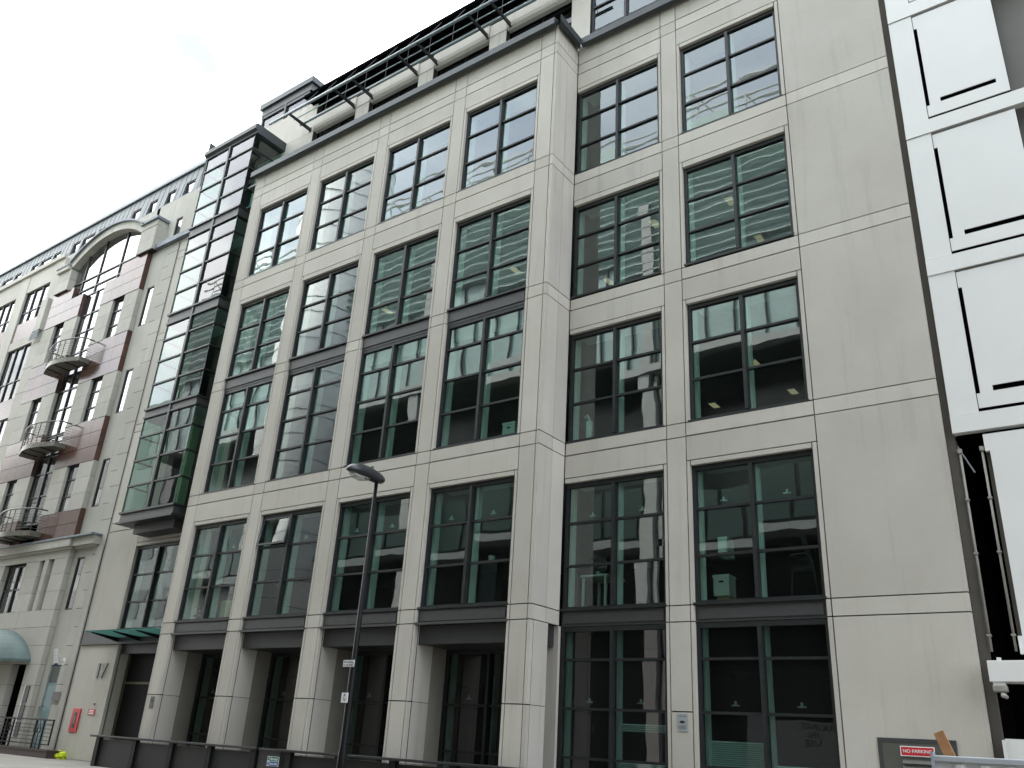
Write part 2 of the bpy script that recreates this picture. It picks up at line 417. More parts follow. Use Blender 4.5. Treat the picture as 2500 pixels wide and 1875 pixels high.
# ground columns (depth behind the front strips)
def colbox(x0, x1, y0, y1, z1=GL, mi=0):
    for a, b in ((0.0, 1.957), (1.957, z1)): clad.box(x0+.001, x1-.001, y0, y1, a+.006, b-.006, mi)
    clad.box(x0+.012, x1-.012, y0+.012, y1-.012, 0.0, z1, 1)
for xc in PC[:4]:
    colbox(xc-HO, xc+HO, 0.118, 0.65)
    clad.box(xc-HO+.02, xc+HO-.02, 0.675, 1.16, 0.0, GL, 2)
colbox(PC[4]-HO, 13.18, 0.118, 0.65)
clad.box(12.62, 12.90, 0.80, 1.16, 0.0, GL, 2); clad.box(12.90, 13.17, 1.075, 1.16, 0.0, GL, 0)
# wing (left) wall, plane y = YR
WX0, WX1 = -6.285, -0.02
GB0_, GB1_ = -4.12, -1.04
for z0, z1 in ((0.0, 3.53),): slab(WX0, -3.96, z0, z1, YR)
slab(WX0, -4.30, 3.98, AL, YR); slab(-4.30, -1.6, HEAD['A'], 6.91, YR); slab(-4.30, -0.05, 6.91, AL, YR)
slab(-1.60, -0.05, 0.0, 6.91, YR)
zw = [AL, AU, BL_, BU, CL, CU, TL_, TU, 20.05]
for z0, z1 in zip(zw[:-1], zw[1:]):
    fn = band if z1-z0 < .5 else slab
    fn(WX0, -4.45, z0, z1, YR); fn(-4.45, GB0_-.01, z0, z1, YR); fn(GB1_+.01, WX1, z0, z1, YR)
clad.box(-4.09, -3.962, YR+.152, YR+.42, 0.0, 3.5, 0)   # door reveal
M['inner_stone'] = stone('dark_inner_stone', (0.25, 0.235, 0.195), (0.19, 0.18, 0.15), 0.3)  # darker, browner stone for the piers behind the ground columns
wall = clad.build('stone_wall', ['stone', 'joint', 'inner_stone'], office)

def part(name, mat, parent=office, smooth=False):
    class _C:
        pass
    return None

# end return and shell of the block
sh = MB(); sh.box(21.06, 21.312, YR+.115, YR+.30, 0, 25); sh.build('end_wall', 'brown', office)
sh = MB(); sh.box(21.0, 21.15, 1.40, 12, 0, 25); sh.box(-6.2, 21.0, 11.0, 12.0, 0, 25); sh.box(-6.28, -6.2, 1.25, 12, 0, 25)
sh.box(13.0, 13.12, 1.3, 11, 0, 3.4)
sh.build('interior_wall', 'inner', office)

# floor slabs
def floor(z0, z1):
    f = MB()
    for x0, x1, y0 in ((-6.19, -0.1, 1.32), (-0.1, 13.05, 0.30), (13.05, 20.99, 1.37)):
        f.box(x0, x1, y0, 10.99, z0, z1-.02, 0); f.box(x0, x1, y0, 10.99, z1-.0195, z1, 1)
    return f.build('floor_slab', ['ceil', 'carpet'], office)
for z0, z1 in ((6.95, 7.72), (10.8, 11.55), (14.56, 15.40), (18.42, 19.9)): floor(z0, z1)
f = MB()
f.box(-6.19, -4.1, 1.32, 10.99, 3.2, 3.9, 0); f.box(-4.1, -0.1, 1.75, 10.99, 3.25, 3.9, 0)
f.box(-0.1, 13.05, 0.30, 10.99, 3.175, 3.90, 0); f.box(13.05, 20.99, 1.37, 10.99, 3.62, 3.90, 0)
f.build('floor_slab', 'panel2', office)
f = MB(); f.box(-6.19, 20.99, 1.36, 10.99, -.3, .02); f.build('floor_slab', 'carpet', office)

# interior pale linings behind jambs and mullions
def lining(x0, x1, z0, z1, y):
    l = MB(); xm = (x0+x1)/2
    for a, b in ((x0-.10, x0+.10), (xm-.07, xm+.07), (x1-.08, x1+.10)): l.box(a, b, y, y+.16, z0, z1)
    l.box(x0+.1, x1-.08, y+.02, y+.5, z1-.001, z1+.12)
    return l

# ------------------------------------------------------------- windows
def window(x0, x1, y, zs, name='window', latch_rows=(), tilt=None, gl='glass', lin=True, hopper=0):
    """frame with central mullion, transoms at zs[1:-1]; zs[0] bottom, zs[-1] head"""
    z0, z1 = zs[0], zs[-1]; xm = (x0+x1)/2
    fr = MB(); fw = 0.066
    fr.box(x0, x0+fw, y, y+.11, z0, z1); fr.box(x1-fw, x1, y, y+.11, z0, z1)
    fr.box(x0+fw, x1-fw, y, y+.11, z0, z0+fw); fr.box(x0+fw, x1-fw, y, y+.11, z1-fw-.03, z1)
    fr.box(xm-.036, xm+.036, y-.05, y+.12, z0+fw, z1-fw-.03)
    for z in zs[1:-1]:
        fr.box(x0+fw, xm-.036, y+.005, y+.10, z-.025, z+.025); fr.box(xm+.036, x1-fw, y+.005, y+.10, z-.025, z+.025)
    fr.box(x0-.03, x1+.03, y-.085, y-.001, z0-.03, z0+.02)   # projecting sill
    org = ((x0+x1)/2, y, z0)
    o = fr.build(name, 'metal', office, origin=org)
    gm = MB()
    rows = list(zip(zs[:-1], zs[1:]))
    for ri, (a, b) in enumerate(rows):
        lo = a + (fw if ri == 0 else .025); hi = b - (fw+.03 if ri == len(rows)-1 else .025)
        for ci, (l, r) in enumerate(((x0+fw, xm-.036), (xm+.036, x1-fw))):
            t = random.uniform(-.006, .006); t2 = random.uniform(-.005, .005)
            yy = y+.055
            if tilt and (ri, ci) in tilt:
                continue
            gm.face([(l, yy+t+t2, lo), (r, yy+t-t2, lo), (r, yy-t-t2, hi), (l, yy-t+t2, hi)])
    g = gm.build('glazing', gl, o, origin=org)
    if tilt:
        for (ri, ci) in tilt:
            a, b = rows[ri]; lo = a+.04; hi = b-(fw+.04 if ri == len(rows)-1 else .04)
            l, r = ((x0+fw, xm-.05), (xm+.05, x1-fw))[ci]
            sm = MB(); dy = 0.10
            def q(x, z, off=0.0):
                f = (hi-z)/(hi-lo); return (x, y-.01-dy*f+off, z)
            for (xa, xb, za, zb) in ((l, l+.05, lo, hi), (r-.05, r, lo, hi), (l+.05, r-.05, lo, lo+.05), (l+.05, r-.05, hi-.05, hi)):
                p = [q(xa, za), q(xb, za), q(xb, zb), q(xa, zb)]; p2 = [(v[0], v[1]+.04, v[2]) for v in p]
                i = len(sm.v); sm.v += p+p2
                for qd in ((0,1,2,3),(7,6,5,4),(0,4,5,1),(1,5,6,2),(2,6,7,3),(3,7,4,0)): sm.f.append(tuple(i+k for k in qd)); sm.m.append(0)
            sm.face([q(l+.05, lo+.05, .02), q(r-.05, lo+.05, .02), q(r-.05, hi-.05, .02), q(l+.05, hi-.05, .02)], 1)
            sm.build('open_sash', ['metal', gl], o, origin=org)
    for ri in latch_rows:
        a, b = rows[ri]
        for ci, (l, r) in enumerate(((x0+fw, xm-.036), (xm+.036, x1-fw))):
            xc = (l+r)/2 + random.uniform(-.02, .06)
            la = MB(); la.box(xc-.075, xc+.075, y+.062, y+.085, a+.125, a+.15); la.box(xc-.018, xc+.018, y+.062, y+.10, a+.15, a+.215)
            la.build('latch', 'signgrey', o, origin=org)
            la = MB(); la.box(l+.09, l+.10, y+.062, y+.075, a+.16, b-.22); la.build('stay', 'signgrey', o, origin=org)
    if lin:
        lining(x0, x1, z0, z1, y+.16).build('lining', 'paint', o, origin=org)
    return o

YW = 0.085
bays = [(PC[i]+HO, PC[i+1]-HO) for i in range(4)]
zA = [3.95, 4.90, 5.86, HEAD['A']]
zB4 = [7.78, 8.72, 9.63, 10.50, 11.22]
zC = [11.66, 12.58, 13.48, HEAD['C']]
zD = [15.46, 16.42, 17.38, HEAD['D']]
for i, (a, b) in enumerate(bays):
    window(a, b, YW, zA, latch_rows=(2,), tilt={1: {(2, 0)}}.get(i))
    window(a, b, YW, zB4); window(a, b, YW, zC); window(a, b, YW, zD)
    # spandrel between C and B
    s = MB(); s.box(a, b, YW-.01, YW+.12, 11.22+.001, 11.66-.001); s.box(a+.05, b-.05, YW-.035, YW-.011, 11.30, 11.58)
    s.build('spandrel_panel', 'panel', office)
    # G level stepped fascia
    s = MB(); s.box(a, b, YW-.03, YW+.16, 3.60, 3.93); s.box(a+.06, b-.06, YW-.055, YW-.031, 3.66, 3.88); s.box(a-.03, b+.03, -.03, YW-.032, 3.575, 3.63)
    s.build('fascia_panel', 'panel', office)
    s = MB(); s.box(a+.004, b-.004, 0.13, .30, 3.17, 3.574); s.build('fascia_panel', 'panel2', office)
    # ground floor glazing, set back behind the columns
    window(a-.02, b+.02, 1.175, [0.05, 1.0, 1.97, 3.17], latch_rows=(2,), gl='darkglass', lin=True)
rbays = [(13.20, XP6-HO), (XP6+HO, 18.855)]
zB3 = [7.78, 8.77, 9.67, HEAD['B']]
for a, b in rbays:
    y = YR+YW
    window(a, b, y, zA, latch_rows=(2,)); window(a, b, y, zB3); window(a, b, y, zC); window(a, b, y, zD)
    s = MB(); s.box(a, b, y-.01, y+.12, 3.60, 3.93); s.box(a+.06, b-.06, y-.035, y-.011, 3.66, 3.87); s.build('fascia_panel', 'panel', office)
    window(a, b, y, [0.03, 1.03, 1.96, 2.92, 3.59], latch_rows=(2,), gl='darkglass')
# window over the entrance
window(-4.28, -1.62, YR+YW, [3.99, 4.90, 5.81, HEAD['A']])
# blinds behind the ground windows
for x0, x1, zt, zb in ((16.42, 17.55, 0.05, 1.47), (17.62, 18.78, 0.05, 1.12), (14.48, 15.62, 1.58, 1.70), (14.48, 15.62, 0.05, 1.0)):
    bl = MB(); z = min(zt, zb)
    while z < max(zt, zb):
        bl.face([(x0, 1.42, z), (x1, 1.42, z), (x1, 1.455, z+.03), (x0, 1.455, z+.03)]); z += .036
    bl.build('blind', 'blind', office)

# lit ceiling fittings
def lit(x, y, z, w=.60, d=.60):
    b = MB(); b.box(x-w/2-.03, x+w/2+.03, y-d/2-.03, y+d/2+.03, z-.02, z+.03, 0)
    n = 4
    for k in range(n):
        xa = x-w/2 + k*w/n; b.box(xa+.02, xa+w/n-.02, y-d/2, y+d/2, z-.032, z-.0205, 1)
    b.build('ceiling_light', ['ceil', 'lit'], office)
for x, y in ((4.53, 3.02), (9.86, 3.06), (14.60, 3.0), (16.73, 3.08), (16.73, 5.14), (11.97, 5.06), (7.2, 5.06), (17.9, 7.2), (14.6, 7.2)): lit(x, y, 14.53, .20, .40)
for x, y in ((16.4, 5.05), (16.62, 7.35), (14.3, 7.3)): lit(x, y, 10.77, .20, .40)

# ------------------------------------------------------------- cornice
c = MB()
prof = [(0.0, 19.93), (-.07, 19.93), (-.10, 19.76), (-.22, 19.80), (-.22, 20.02), (-.05, 20.07), (.3, 20.07), (.3, 19.95)]
def xprism(x0, x1, dy=0): c.prism([(p[0]+dy, p[1]) for p in prof], x0, x1, 'x')
xprism(-.14, 13.18)
xprism(13.40, 21.178, YR)
# mitred return along x = 13.18
for (a, b), (a2, b2) in zip(prof, prof[1:]+prof[:1]):
    P = lambda off, z, end: ((13.18 - off, off if end == 0 else YR+off, z))
    c.face([P(a, b, 0), P(a2, b2, 0), P(a2, b2, 1), P(a, b, 1)])
c.build('cornice', 'cornice', office)
c = MB(); c.box(-1.0, 13.1, .31, 1.50, 19.95, 20.02); c.box(13.1, 21.0, 1.31, 1.50, 19.95, 20.02); c.box(-6.2, -1.0, 1.2, 1.8, 20.06, 20.12); c.build('terrace_roof', 'lead', office)

# ------------------------------------------------------------- set-back top storey
YS = 1.50
def sslab(x0, x1, z0, z1, y=YS):
    st = MB(); st.box(x0+.006, x1-.006, y, y+.2, z0+.006, z1-.006, 0); st.box(x0+.002, x1-.002, y+.02, y+.19, z0, z1, 1); st.build('top_storey_wall', ['stone', 'joint'], office)
sslab(-2.6, .02, 20.02, 22.80); sslab(.02, .69, 20.02, 22.80); sslab(-2.6, .02, 22.80, 24.34); sslab(.02, .69, 22.8, 24.34)
for xc in PC[1:4]:
    sslab(xc-.35, xc+.06, 20.02, 22.80); sslab(xc+.06, xc+.35, 20.02, 22.80); sslab(xc-.35, xc+.35, 22.80, 23.33, YS-.012)
sslab(12.60, 13.28, 20.02, 24.3); sslab(15.62, 16.3, 20.02, 24.3); sslab(18.6, 21.17, 20.02, 24.3)
segs = [.69] + [v for xc in PC[1:4] for v in (xc-.35, xc+.35)] + [12.60]
for a, b in zip(segs[0::2], segs[1::2]):
    bm_ = MB(); bm_.prism([(YS+.2, 22.78), (YS+.06, 22.78), (YS-.02, 22.86), (YS-.06, 22.97), (YS-.06, 23.33), (YS+.2, 23.33)], a+.004, b-.004, 'x'); bm_.build('stone_beam', 'stone', office)
for a, b in zip(segs[0::2], segs[1::2]):
    window(a, b, YS+.32, [20.1, 21.4, 22.8, 24.1], gl='darkglass', lin=False)
for a, b in ((13.28, 15.62), (16.3, 18.6)):
    window(a, b, YS+.08, [20.12, 20.95, 21.9, 22.8, 24.0], lin=False)
rf = MB(); rf.prism([(1.02, 24.16), (1.0, 24.20), (1.0, 24.30), (3.0, 24.75), (12.0, 25.0), (12.0, 24.2)], .4, 21.2, 'x')
rf.build('roof', 'void', office)
# brise soleil
ss = MB()
ss.tube([(-.75, .48, 23.03), (13.3, .48, 23.03)], .055, 8)
ss.tube([(.3, .80, 22.99), (13.3, .80, 22.99)], .022, 6)
ss.tube([(.3, 1.14, 22.99), (13.3, 1.14, 22.99)], .055, 8)
sun_shade = ss.build('sun_shade', 'rail', office, smooth=True)
bx = [.50] + [v for xc in PC[1:4] for v in (xc-.44, xc+.50)] + [12.45]
for x in bx:
    b = MB(); b.prism([(YS, 22.84), (YS, 22.99), (.46, 22.965), (.42, 22.93), (.46, 22.885)], x-.03, x+.03, 'x')
    b.box(x-.06, x+.06, YS-.012, YS-.001, 22.80, 23.03); b.build('bracket', 'metal', sun_shade)
for k in range(13):
    x = 1.2 + k*1.05
    b = MB(); b.tube([(x, .48, 23.08), (x, 1.04, 24.17)], .012, 5); b.build('hanger_rod', 'metal', sun_shade)
    b = MB(); b.tube([(x+.5, 1.14, 23.03), (x+.5, 1.14, 24.14)], .009, 5); b.build('hanger_rod', 'metal', sun_shade)

# ------------------------------------------------------------- glass bay of the wing
GB0, GB1, GY = -4.12, -1.04, .15
gb = MB(); xm = (GB0+GB1)/2
sp = [(7.36, 7.70), (11.16, 11.47), (14.90, 15.30), (18.71, 19.12)]
trans = [8.63, 9.54, 10.43, 12.45, 13.37, 14.23, 16.24, 17.13, 18.02, 19.99, 20.91, 21.81]
for a, b in sp:
    gb.box(GB0, GB1, GY, YR-.002, a, b, 1)
    gb.box(GB0-.05, GB1+.05, GY-.06, YR-.003, b-.045, b+.02, 0); gb.box(GB0-.03, GB1+.03, GY-.03, YR-.004, a-.03, a+.03, 0)
gb.box(GB0+.45, GB1-.3, GY+.32, YR-.005, 7.02, 7.33, 1)
gb.box(GB0-.08, GB1+.08, GY-.08, YR+.5, 7.31, 7.37, 0)
gb.box(xm-.055, xm+.055, GY-.035, GY+.08, 7.72, 22.5, 0)
for t in trans:
    gb.box(GB0, GB1+.02, GY-.02, GY+.05, t-.028, t+.028, 0); gb.box(GB1-.05, GB1+.02, GY+.051, YR+.4, t-.028, t+.028, 0); gb.box(GB0, GB0+.05, GY+.051, YR, t-.028, t+.028, 0)
gb.box(GB0, GB0+.03, GY+.0, GY+.03, 7.72, 22.5, 0)
gb.box(GB1-.018, GB1+.002, GY, GY+.02, 7.72, 22.5, 0)
bay = gb.build('glass_bay', ['metal', 'panel'], office)
gg = MB(); lv = [7.72, 8.63, 9.54, 10.43, 11.15, None, 11.49, 12.45, 13.37, 14.23, 14.89, None, 15.32, 16.24, 17.13, 18.02, 18.70, None, 19.14, 19.99, 20.91, 21.81, 22.5]
for a, b in zip(lv[:-1], lv[1:]):
    if a is None or b is None: continue
    for l, r in ((GB0+.03, xm-.055), (xm+.055, GB1-.018)):
        t = random.uniform(-.004, .004); gg.face([(l, GY+.03+t, a+.01), (r, GY+.03-t, a+.01), (r, GY+.03-t, b-.01), (l, GY+.03+t, b-.01)])
    gg.face([(GB1-.01, GY+.03, a+.01), (GB1-.01, YR+.4, a+.01), (GB1-.01, YR+.4, b-.01), (GB1-.01, GY+.03, b-.01)])
    gg.face([(GB0+.01, GY+.03, a+.01), (GB0+.01, YR, a+.01), (GB0+.01, YR, b-.01), (GB0+.01, GY+.03, b-.01)])
gg.build('glazing', 'glassbay', bay)
cp = MB()
cp.prism([(YR+.5, 22.46), (GY-.02, 22.46), (GY-.02, 22.56), (GY-.13, 22.62), (GY-.13, 22.80), (GY-.05, 22.86), (YR+.5, 22.86)], GB0-.08, GB1+.0, 'x')
cp.prism([(YR+.5, 22.46), (GY-.02, 22.46), (GY-.02, 22.56), (GY-.13, 22.62), (GY-.13, 22.80), (GY-.05, 22.86), (YR+.5, 22.86)], GB1+.0005, GB1+.14, 'x')
cp.build('bay_cornice', 'cornice', bay)
gi = MB(); 
for a, b in sp[1:]: gi.box(GB0+.1, GB1-.1, GY+.12, YR-.01, a-.12, a-.03)
gi.build('bay_ceiling', 'ceil', bay)
for xa, xb, z0, z1 in ((-3.80, -3.45, 7.72, 11.1), (-3.80, -3.45, 11.5, 14.75), (-2.1, -1.85, 7.72, 11.1)):
    gi = MB(); gi.box(xa, xb, .72, 1.0, z0, z1); gi.build('curtain', plain('cream_curtain', (.55, .53, .36), .9), bay)
# penthouse box behind
px0, px1, py = -3.5, -.38, 1.8
pb = MB(); pb.box(px0, px1, py+.15, py+3, 24.0, 25.55, 1); pb.box(px0-.12, px1+.12, py-.12, py+3.1, 25.95, 26.22, 0); pb.box(px0-.02, px1+.02, py-.02, py+3, 25.6, 25.95, 2)
pb.box(px0, px0+.07, py, py+.14, 24, 25.6, 0); pb.box(px1-.06, px1, py, py+.14, 24, 25.6, 0); pb.box((px0+px1)/2-.05, (px0+px1)/2+.05, py-.02, py+.13, 24, 25.6, 0); pb.box(px0, px1, py, py+.12, 25.45, 25.598, 0)
pent = pb.build('penthouse', ['cornice', 'void', 'panel'], office)
pg = MB(); pg.face([(px0+.07, py+.06, 24), (px1-.06, py+.06, 24), (px1-.06, py+.06, 25.45), (px0+.07, py+.06, 25.45)])
pg.build('glazing', 'glassbay', pent)

# ------------------------------------------------------------- entrance
e = MB(); e.box(-6.28, -1.4, YR-.03, YR-.002, 3.55, 3.97); e.box(-6.30, -1.4, YR-.06, YR-.031, 3.53, 3.57)
e.build('fascia_panel', 'panel2', office)
e = MB(); e.face([(-4.33, 0.0, 3.80), (-.35, 0.0, 3.80), (-.35, 1.03, 3.735), (-4.33, 1.03, 3.735)]); e.face([(-4.33, 0.0, 3.82), (-4.33, 1.03, 3.755), (-.35, 1.03, 3.755), (-.35, 0.0, 3.82)])
e.face([(-4.33, 0, 3.80), (-.35, 0, 3.80), (-.35, 0, 3.82), (-4.33, 0, 3.82)])
mtc, ntc, bc = newmat('frosted_canopy_glass'); ntc.nodes.remove(bc)
trl = N(ntc, 'ShaderNodeBsdfTranslucent'); trl.inputs[0].default_value = (0.13, 0.22, 0.20, 1)
trp = N(ntc, 'ShaderNodeBsdfTransparent'); trp.inputs[0].default_value = (0.55, 0.80, 0.75, 1)
mxc = N(ntc, 'ShaderNodeMixShader'); mxc.inputs[0].default_value = 0.3
ntc.links.new(trl.outputs[0], mxc.inputs[1]); ntc.links.new(trp.outputs[0], mxc.inputs[2]); ntc.links.new(mxc.outputs[0], ntc.nodes['Material Output'].inputs[0])
can = e.build('canopy', mtc, office)
for x in (-4.07, -2.79, -1.51):
    a = MB(); a.prism([(1.035, 3.60), (1.035, 3.73), (.12, 3.79), (.10, 3.765)], x-.035, x+.035, 'x'); a.build('canopy_arm', 'black', can)
d = MB(); d.box(-3.95, -1.6, YR+.14, YR+.25, 3.24, 3.56); d.build('fascia_panel', 'panel2', office)
d = MB(); yd = 1.75
for x0, x1, z0, z1 in ((-3.95, -3.89, 0, 3.24), (-1.66, -1.6, 0, 3.24), (-3.89, -1.66, 2.33, 2.40)): d.box(x0, x1, yd-.25, yd-.18, z0, z1)
d.build('door_frame', plain('bronze_frame', (0.16, 0.14, 0.09), .4, .5), office)
d = MB(); d.box(-3.89, -1.66, yd-.2, yd-.16, 0.0, 2.33); d.box(-3.89, -1.66, yd-.2, yd-.16, 2.40, 3.24); d.build('entrance_door', 'black', office)

# vent door with louvres at right foot of the block
d = MB(); d.box(19.50, 19.56, YR-.02, YR-.002, 0, 1.65); d.box(20.62, 20.68, YR-.02, YR-.002, 0, 1.65); d.box(19.56, 20.62, YR-.02, YR-.002, 1.59, 1.65); d.box(19.56, 20.62, YR-.012, YR-.003, 0, 1.59, 1)
for k in range(14):
    z = 1.28-k*.08; d.prism([(YR-.013, z), (YR-.013, z+.055), (YR-.05, z)], 19.86, 20.36, 'x', 1)
vd = d.build('vent_door', ['panel', plain('vent_paint', (0.09, 0.09, 0.075), .55)], office); 

# ================================================================ NEIGHBOUR ON THE LEFT
left = thing('stone_building', (-14, 3, 0), 'pale stone building with red granite bands, arched window and grey mansard roof', 'building')
lw = MB()
def lsl(x0, x1, z0, z1, y, d=.16, mi=0, gp=.006):
    if mi == 1:
        nx = max(1, round((x1-x0)/.75)); wx = (x1-x0-2*gp)/nx
        for k in range(nx): lw.box(x0+gp+k*wx+.003, x0+gp+(k+1)*wx-.003, y, y+d, z0+gp, z1-gp, 1)
    else: lw.box(x0+gp, x1-gp, y, y+d, z0+gp, z1-gp, mi)
    lw.box(x0+.02, x1-.02, y+.05, y+d-.01, z0, z1, 3)
YB, YP = 1.07, .88
# base wall with slit windows (right end)
sl_x0, sl_x1 = -8.10, -7.57
slits = [(4.78, 6.68), (8.575, 10.485), (12.38, 14.27), (16.22, 18.08)]
zc_ = 0.0
ed = [0.0] + [v for s_ in slits for v in s_] + [19.88]
for k, (a, b) in enumerate(zip(ed[:-1], ed[1:])):
    if k % 2 == 0:
        z0 = a if a > 0 else 2.9
        lsl(-8.42, -6.30, z0, b, YB, gp=0)
        if a == 0: lsl(-7.30, -6.30, 0, 2.9, YB, gp=0)
    else:
        lsl(-8.42, sl_x0, a, b, YB, gp=0); lsl(sl_x1, -6.30, a, b, YB, gp=0)
# quoin dashes cut as thin dark insets, and the party pilaster
z = 0.35; k = 0
while z < 19.6:
    if not (6.95 < z < 7.45): lw.box(-7.30 if k % 2 else -7.12, -6.86 if k % 2 else -6.35, YB-.0022, YB-.0012, z-.009, z+.009, 3)
    z += .636; k += 1
lw.box(-6.80, -6.42, YB-.05, YB-.001, 0, 6.98, 0)
lw.box(-6.42, -6.35, YB-.004, YB-.003, 0, 19.8, 3)
# projecting bay
cx = -12.455
opn = [(-10.42, -9.49), (-13.40, -11.52), (-15.46, -14.55)]
wrows = [(8.56, 10.47), (12.32, 14.28), (16.12, 18.07)]
brow = [(7.45, 8.56), (10.47, 12.32), (14.28, 16.12)]
xs = [-16.52, -15.46, -14.55, -13.40, -11.52, -10.42, -9.49, -8.43]
for (a, b) in wrows:
    h = (b-a)/3
    for (x0, x1) in ((xs[0], xs[1]), (xs[2], xs[3]), (xs[4], xs[5]), (xs[6], xs[7])):
        for q_ in range(3): lsl(x0, x1, a+q_*h, a+(q_+1)*h, YP, .30)
        lw.box(x0-.03, x1+.03, YP-.03, YP-.001, a-.03, a+.02, 0)
for i_, (a, b) in enumerate(brow):
    n = 2 if i_ == 0 else 3; h = (b-a)/n
    for q_ in range(n):
        for (x0, x1) in ((xs[0], xs[3]), (xs[4], xs[7])): lsl(x0, x1, a+q_*h, a+(q_+1)*h, YP-.012, .32, 1, .009)
# stepped granite above the top windows
h = (19.87-18.07)/3
for x0, x1, z0, z1 in ((-16.52, -13.40, 18.07, 18.67), (-16.52, -13.40, 18.67, 19.24), (-16.52, -14.5, 19.24, 19.87), (-11.52, -8.43, 18.07, 18.67), (-11.52, -8.43, 18.67, 19.24), (-10.42, -8.43, 19.24, 19.87)):
    lsl(x0, x1, z0, z1, YP-.02, .34, 1, .009)
# lower storeys of the bay
lz = [2.90, 3.55, 4.19, 4.80, 5.47, 6.10, 6.69]
def row(segs_, z0, z1):
    for x0, x1 in segs_: lsl(x0, x1, z0, z1, YP, .32)
row([(-16.52, -13.34), (-11.57, -8.43)], 0.0, .0)if False else None
for a, b in zip(lz[:-1], lz[1:]):
    if a < 4.7: row([(-16.52, -8.43)], a, b)
    else:
        row([(-16.52, -13.34), (-11.57, -10.50), (-9.42, -8.43)], a, b)
        lw.box(-10.13, -9.84, YP, YP+.25, a+.006, b-.006, 0); lw.box(-10.50, -9.42, YP+.22, YP+.31, a, b, 0)
row([(-16.52, -8.43)], 6.69, 7.06)
for a, b in ((0, .75), (.75, 1.5), (1.5, 2.2), (2.2, 2.9)): row([(-16.52, -10.45), (-9.39, -8.43)], a, b)
# cornice over the ground floors
lw.box(-20.5, -8.25, .70, YP-.001, 7.06, 7.36, 0); lw.box(-8.25, -6.80, .80, YB-.001, 7.06, 7.36, 0); lw.box(-20.5, -6.74, .66, YB-.002, 7.361, 7.43, 2); lw.box(-20.5, -8.3, .78, YP-.002, 6.98, 7.058, 0); lw.box(-8.3, -6.9, .92, YB-.003, 6.98, 7.058, 0)
# block of the arch: right and left piers, voussoir arch
YA = .74
for z0, z1 in ((19.87, 20.48), (20.48, 21.06)): lsl(-9.24, -8.0, z0, z1, YA, .5)
lsl(-9.24, -8.0, 21.06, 21.34, YA-.02, .5); lw.box(-9.26, -7.93, YA-.12, YA+.5, 21.34, 21.46, 2)
for z0, z1 in ((19.87, 20.48), (20.48, 20.98)): lsl(-16.3, -15.08, z0, z1, YA, .5)
cxa, rise, hw = -12.16, .93, 2.92
RA = (hw**2+rise**2)/(2*rise); zc0 = 21.98-RA; amax = math.asin(hw/RA)
def arcp(r_, n=26): return [(cxa+r_*math.sin(-amax+2*amax*k/n), zc0+r_*math.cos(-amax+2*amax*k/n)) for k in range(n+1)]
inn, ou, hd = arcp(RA), arcp(RA+.36), arcp(RA+.44)
for A_, B_, y0, y1, mi in ((inn, ou, YA, YA+.45, 0), (ou, hd, YA-.12, YA+.5, 2)):
    for k in range(len(A_)-1):
        lw.prism([A_[k], A_[k+1], B_[k+1], B_[k]], y0, y1, 'y', mi)
lw.box(-16.35, cxa-(RA+.36)*math.sin(amax)+.02, YA-.12, YA+.4, 21.0, 21.2, 0)
lw.box(-16.40, cxa-(RA+.44)*math.sin(amax)+.05, YA-.16, YA+.4, 21.2, 21.28, 2)
# parapet wall above, mansard behind
YU = 1.22
for x0, x1 in ((-40, -16.4), (-8.0, -7.42), (-6.95, -4.16)): lw.box(x0, x1, YU, YU+.3, 20.0 if x0 > -10 else 21.9, 22.58, 0)
lw.box(-7.42, -6.95, YU, YU+.3, 21.40, 22.58, 0); lw.box(-7.42, -6.95, YU, YU+.3, 19.9, 20.08, 0)
lw.box(-16.4, -15.2, YU, YU+.3, 21.0, 22.58, 0); 
top_arc = arcp(RA+.30)
for k in range(len(top_arc)-1):
    (xa, za), (xb, zb) = top_arc[k], top_arc[k+1]
    lw.prism([(xa, za), (xb, zb), (xb, 22.58), (xa, 22.58)], YU, YU+.3, 'y', 0)
lw.box(-9.3, -8.0, YU, YU+.3, 21.2, 22.58, 0); lw.box(-15.3, -14.9, YU, YU+.3, 21.0, 22.58, 0)
lw.box(-8.45, -4.13, YU-.35, YU-.001, 19.88, 20.10, 2)
# left part: pilasters and big glazing openings
YL = .93
lw.box(-17.55, -16.53, YL+.001, YL+.25, 7.45, 22.2, 0); lw.box(-17.35, -16.75, YL-.18, YL, 18.2, 19.9, 0)
lw.box(-21.1, -20.1, YL, YL+.3, 7.45, 22.2, 0); lw.box(-40, -20.2, YL+.02, YL+.3, 21.15, 22.2, 0); lw.box(-20.1, -17.55, YL+.02, YL+.3, 21.15, 22.2, 0)
lw.box(-40, -16.6, YL-.10, YL+.02, 22.2, 22.42, 0); lw.box(-20.1, -17.55, YL+.02, YL+.3, 17.8, 18.25, 0); lw.box(-40, -21.1, YL+.02, YL+.3, 17.8, 18.25, 0)
for a, b in ((18.25, 19.3), (13.9, 14.9), (10.0, 11.0)): lw.box(-20.1, -17.55, YL+.05, YL+.3, a, b, 1); lw.box(-40, -21.1, YL+.05, YL+.3, a, b, 1)
for z in (8.5, 9.8, 11.1, 12.4, 13.7, 15.0, 16.3, 17.6): lw.box(-17.551, -16.52, YL-.001, YL+.001, z-.01, z+.01, 3)
lw.box(-40, -16.53, YL+.02, YL+.3, 0, 7.45, 0)
lw.build('wall', ['stone2', 'granite', 'lead', 'joint'], left)
# louvred grille bracket on pilaster
gv = MB()
for k in range(5): gv.box(-17.45+.03*k, -16.65, YL-.22, YL-.181, 17.72+k*.10, 17.78+k*.10)
gv.build('vent_grille', 'lead', left)
